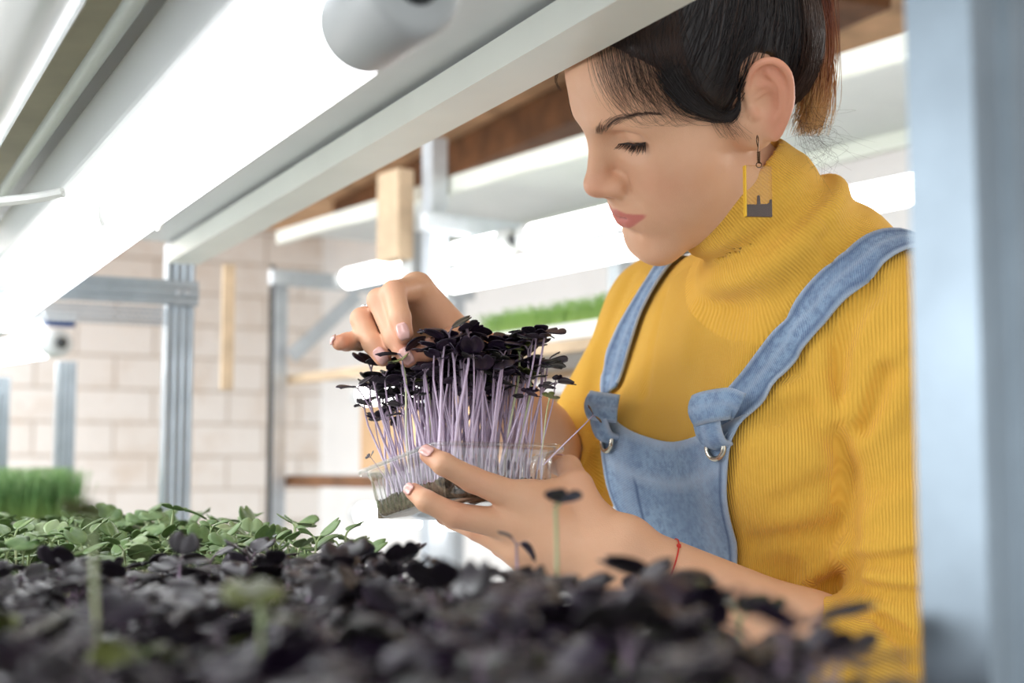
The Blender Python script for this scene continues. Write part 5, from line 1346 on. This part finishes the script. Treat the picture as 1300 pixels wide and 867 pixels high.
for k, (t0, t1) in enumerate(((-.05, -.245), (-.262, -.46), (-.477, -.70))):
    c = rb((t0 + t1) / 2, .17, .196 + .022 + .004 + .024); w2 = abs(t1 - t0) / 2
    small_tray(c, L2, R2_, w2, .10, .023, ['white tray of cress nearest the picking hand on the middle far shelf', 'middle one of three white cress trays on the far shelf', 'white cress tray half hidden behind her sleeve'][k])
    turf('cress', c - UD * .018, L2, R2_, w2 - .004, .095, .058, 1500, M_cress, ['pale green cress in the far tray nearest the picking hand', 'pale green cress in the middle one of three far trays', 'pale green cress in the far tray half behind her sleeve'][k], 30 + k, .0009, .006)
# ------------------------------------------------------------------ knots, rings, earring, thread
def knot(G, dirs, k, sgn):
    """The strap end looped through its metal ring: a bent denim band."""
    n = dn.grad(G[None], .005)[0]; out = n
    def loop(pts, wd, name):
        c = spline(np.array(pts), 22); t = np.gradient(c, axis=0); t /= np.linalg.norm(t, axis=1)[:, None]; s_ = np.cross(t, out); s_ /= np.linalg.norm(s_, axis=1)[:, None]; b = np.cross(s_, t)
        us = np.linspace(-.5, .5, 7); g = np.array([[c[i] + s_[i] * u * wd - b[i] * (.18 * wd * (2 * u) ** 2) for u in us] for i in range(len(c))]); L = np.linspace(0, .08, len(c))
        uv = [(u * wd, L[i]) for i in range(len(c)) for u in us]; we = np.array([.8 * (abs(u) > .45) + .3 * (abs(u) < .1) for i in range(len(c)) for u in us]); st = we * 0
        V, F = sheet(g, .0028); mesh_from(name, V, F, M_denim, person, attrs=dict(wear=np.concatenate([we, we]), stitch=np.concatenate([st, st])), uv=np.concatenate([uv, uv]))
    up = nrm(dirs - n * (dirs @ n)); sd_ = np.cross(up, n) * sgn
    loop([G + n * -.002, G + n * .008 + up * .004, G + n * .014 + up * .018, G + n * .013 + up * .032, G + n * .006 + up * .040], .026, 'strap_knot')
    loop([G + up * .026 - sd_ * .021 + n * .004, G + up * .028 - sd_ * .010 + n * .017, G + up * .031 + sd_ * .006 + n * .019, G + up * .033 + sd_ * .020 + n * .010, G + up * .030 + sd_ * .026 + n * .003], .022, 'strap_knot')
    r = MB(); u = up; v = np.cross(n, up); q = [G + n * .0022 + (u * cos(a) + v * sin(a)) * .0088 for a in np.linspace(0, 2 * pi, 37)]; r.tube(q, .0022, 10); o = r.build('eyelet', M_steel, person, True); return o
knot(GL, nrm(P(940, 512, 1.12) - GL), 0, 1)
knot(GR, nrm(P(786, 470, 1.25) - GR), 1, -1)
# earring
LOBE = body.hit(np.array([hw(-110, -19, -30)]), np.array([HM[0]]), 0, .1)[0]
er = person
ec = P(961, 207, 1.062); 
hk = spline([P(962, 186, 1.060), P(960.5, 178, 1.058), P(961.5, 172, 1.066), P(963, 180, 1.066), P(962, 196, 1.064), P(963, 206, 1.063)], 30)
m = MB(); m.tube(hk, .00045, 6)
q = [P(963, 200, 1.0625) + (CR * cos(a) * .0011 + CF * sin(a) * .0011) + CU * (.0045 - .009 * a / (2 * pi * 7)) for a in np.linspace(0, 2 * pi * 7, 90)]; m.tube(q, .00035, 5)
m.tube([P(963.5, 206, 1.063) + (CR * cos(a) + CU * sin(a)) * .0020 - CU * .002 for a in np.linspace(0, 2 * pi, 20)], .0004, 5)
ear_o = m.build('earring', M_brass, person, True)
def resin():
    t = NT('clear_amber_resin'); t.t.nodes.remove(t.b); tr = t.n('ShaderNodeBsdfTransparent'); gl = t.n('ShaderNodeBsdfGlossy'); mx = t.n('ShaderNodeMixShader')
    tr.inputs[0].default_value = (.96, .90, .78, 1); gl.inputs['Roughness'].default_value = .08; lw = t.n('ShaderNodeLayerWeight'); t.l(t.math('MULTIPLY_ADD', t.math('POWER', lw.outputs['Facing'], 3.5), .5, .04), mx.inputs[0]); t.l(tr.outputs[0], mx.inputs[1]); t.l(gl.outputs[0], mx.inputs[2]); t.l(mx.outputs[0], t.out.inputs[0]); return t.m
M_resin = resin(); M_wood = simple('dark_plum_wood', (70, 54, 60), .55, var=.2, scale=90)
mpx = 1.062 / FPX; cx = P(962.5, 243, 1.062); hx, hz, hy = 17.5 * mpx, 33 * mpx, .0022
ax_ = nrm(CR * .97 + CF * .20); ay_ = nrm(np.cross(UD, ax_))
m = MB(); m.box(cx, ax_ * hx, UD * hz, ay_ * hy, .0006); m.build('pendant', M_resin, ear_o)
n = 54; prof = []
g_ = np.random.default_rng(4)
for i in range(n + 1):
    x = (i / n - .5) * 2; h = .16 + .10 * g_.random() + .12 * max(0, x) + (.55 if abs(x - .02) < .06 else 0) + (.2 if x > .9 else 0); prof.append((x * hx * .985, -hz + 2 * hz * (.16 + .55 * h * .6)))
prof = [(hx * .985, -hz * .995)] + prof[::-1] + [(-hx * .985, -hz * .995)]
m = MB(); m.prism([(x, z) for x, z in prof], cx - ay_ * hy * .75, cx + ay_ * hy * .75, ax_, UD); m.build('wood_inlay', M_wood, ear_o)
m = MB(); m.box(cx - ax_ * hx * 1.02, ax_ * .0006, UD * hz * .99, ay_ * hy, .0002); m.build('amber_edge', simple('amber_edge', (240, 190, 40), .3), ear_o)
# red thread on the left wrist
tc = lerp(LEL, LWR, .80); tw0 = body.px(np.array([(857, 712)], float), .85)[0]
tc = LEL + FA * ((tw0 - LEL) @ FA) if not np.isnan(tw0).any() else tc
u = nrm(np.cross(FA, CF)); v = np.cross(FA, u)
tw = np.array([tc + (u * cos(k) + v * sin(k)) * .034 for k in np.linspace(0, 2 * pi, 61)]); tw = body.snap(tw, .0007, 30)
m = MB(); m.tube(tw, .0006, 6); kn = tw[np.argmax((tw - CAMP) @ CU - ((tw - CAMP) @ CF) * .6)]
m.lathe([(-.002, 1e-4), (-.0012, .0017), (.0012, .0017), (.002, 1e-4)], kn, CU, 10, False); m.build('red_thread', M_red_thread, person, True)
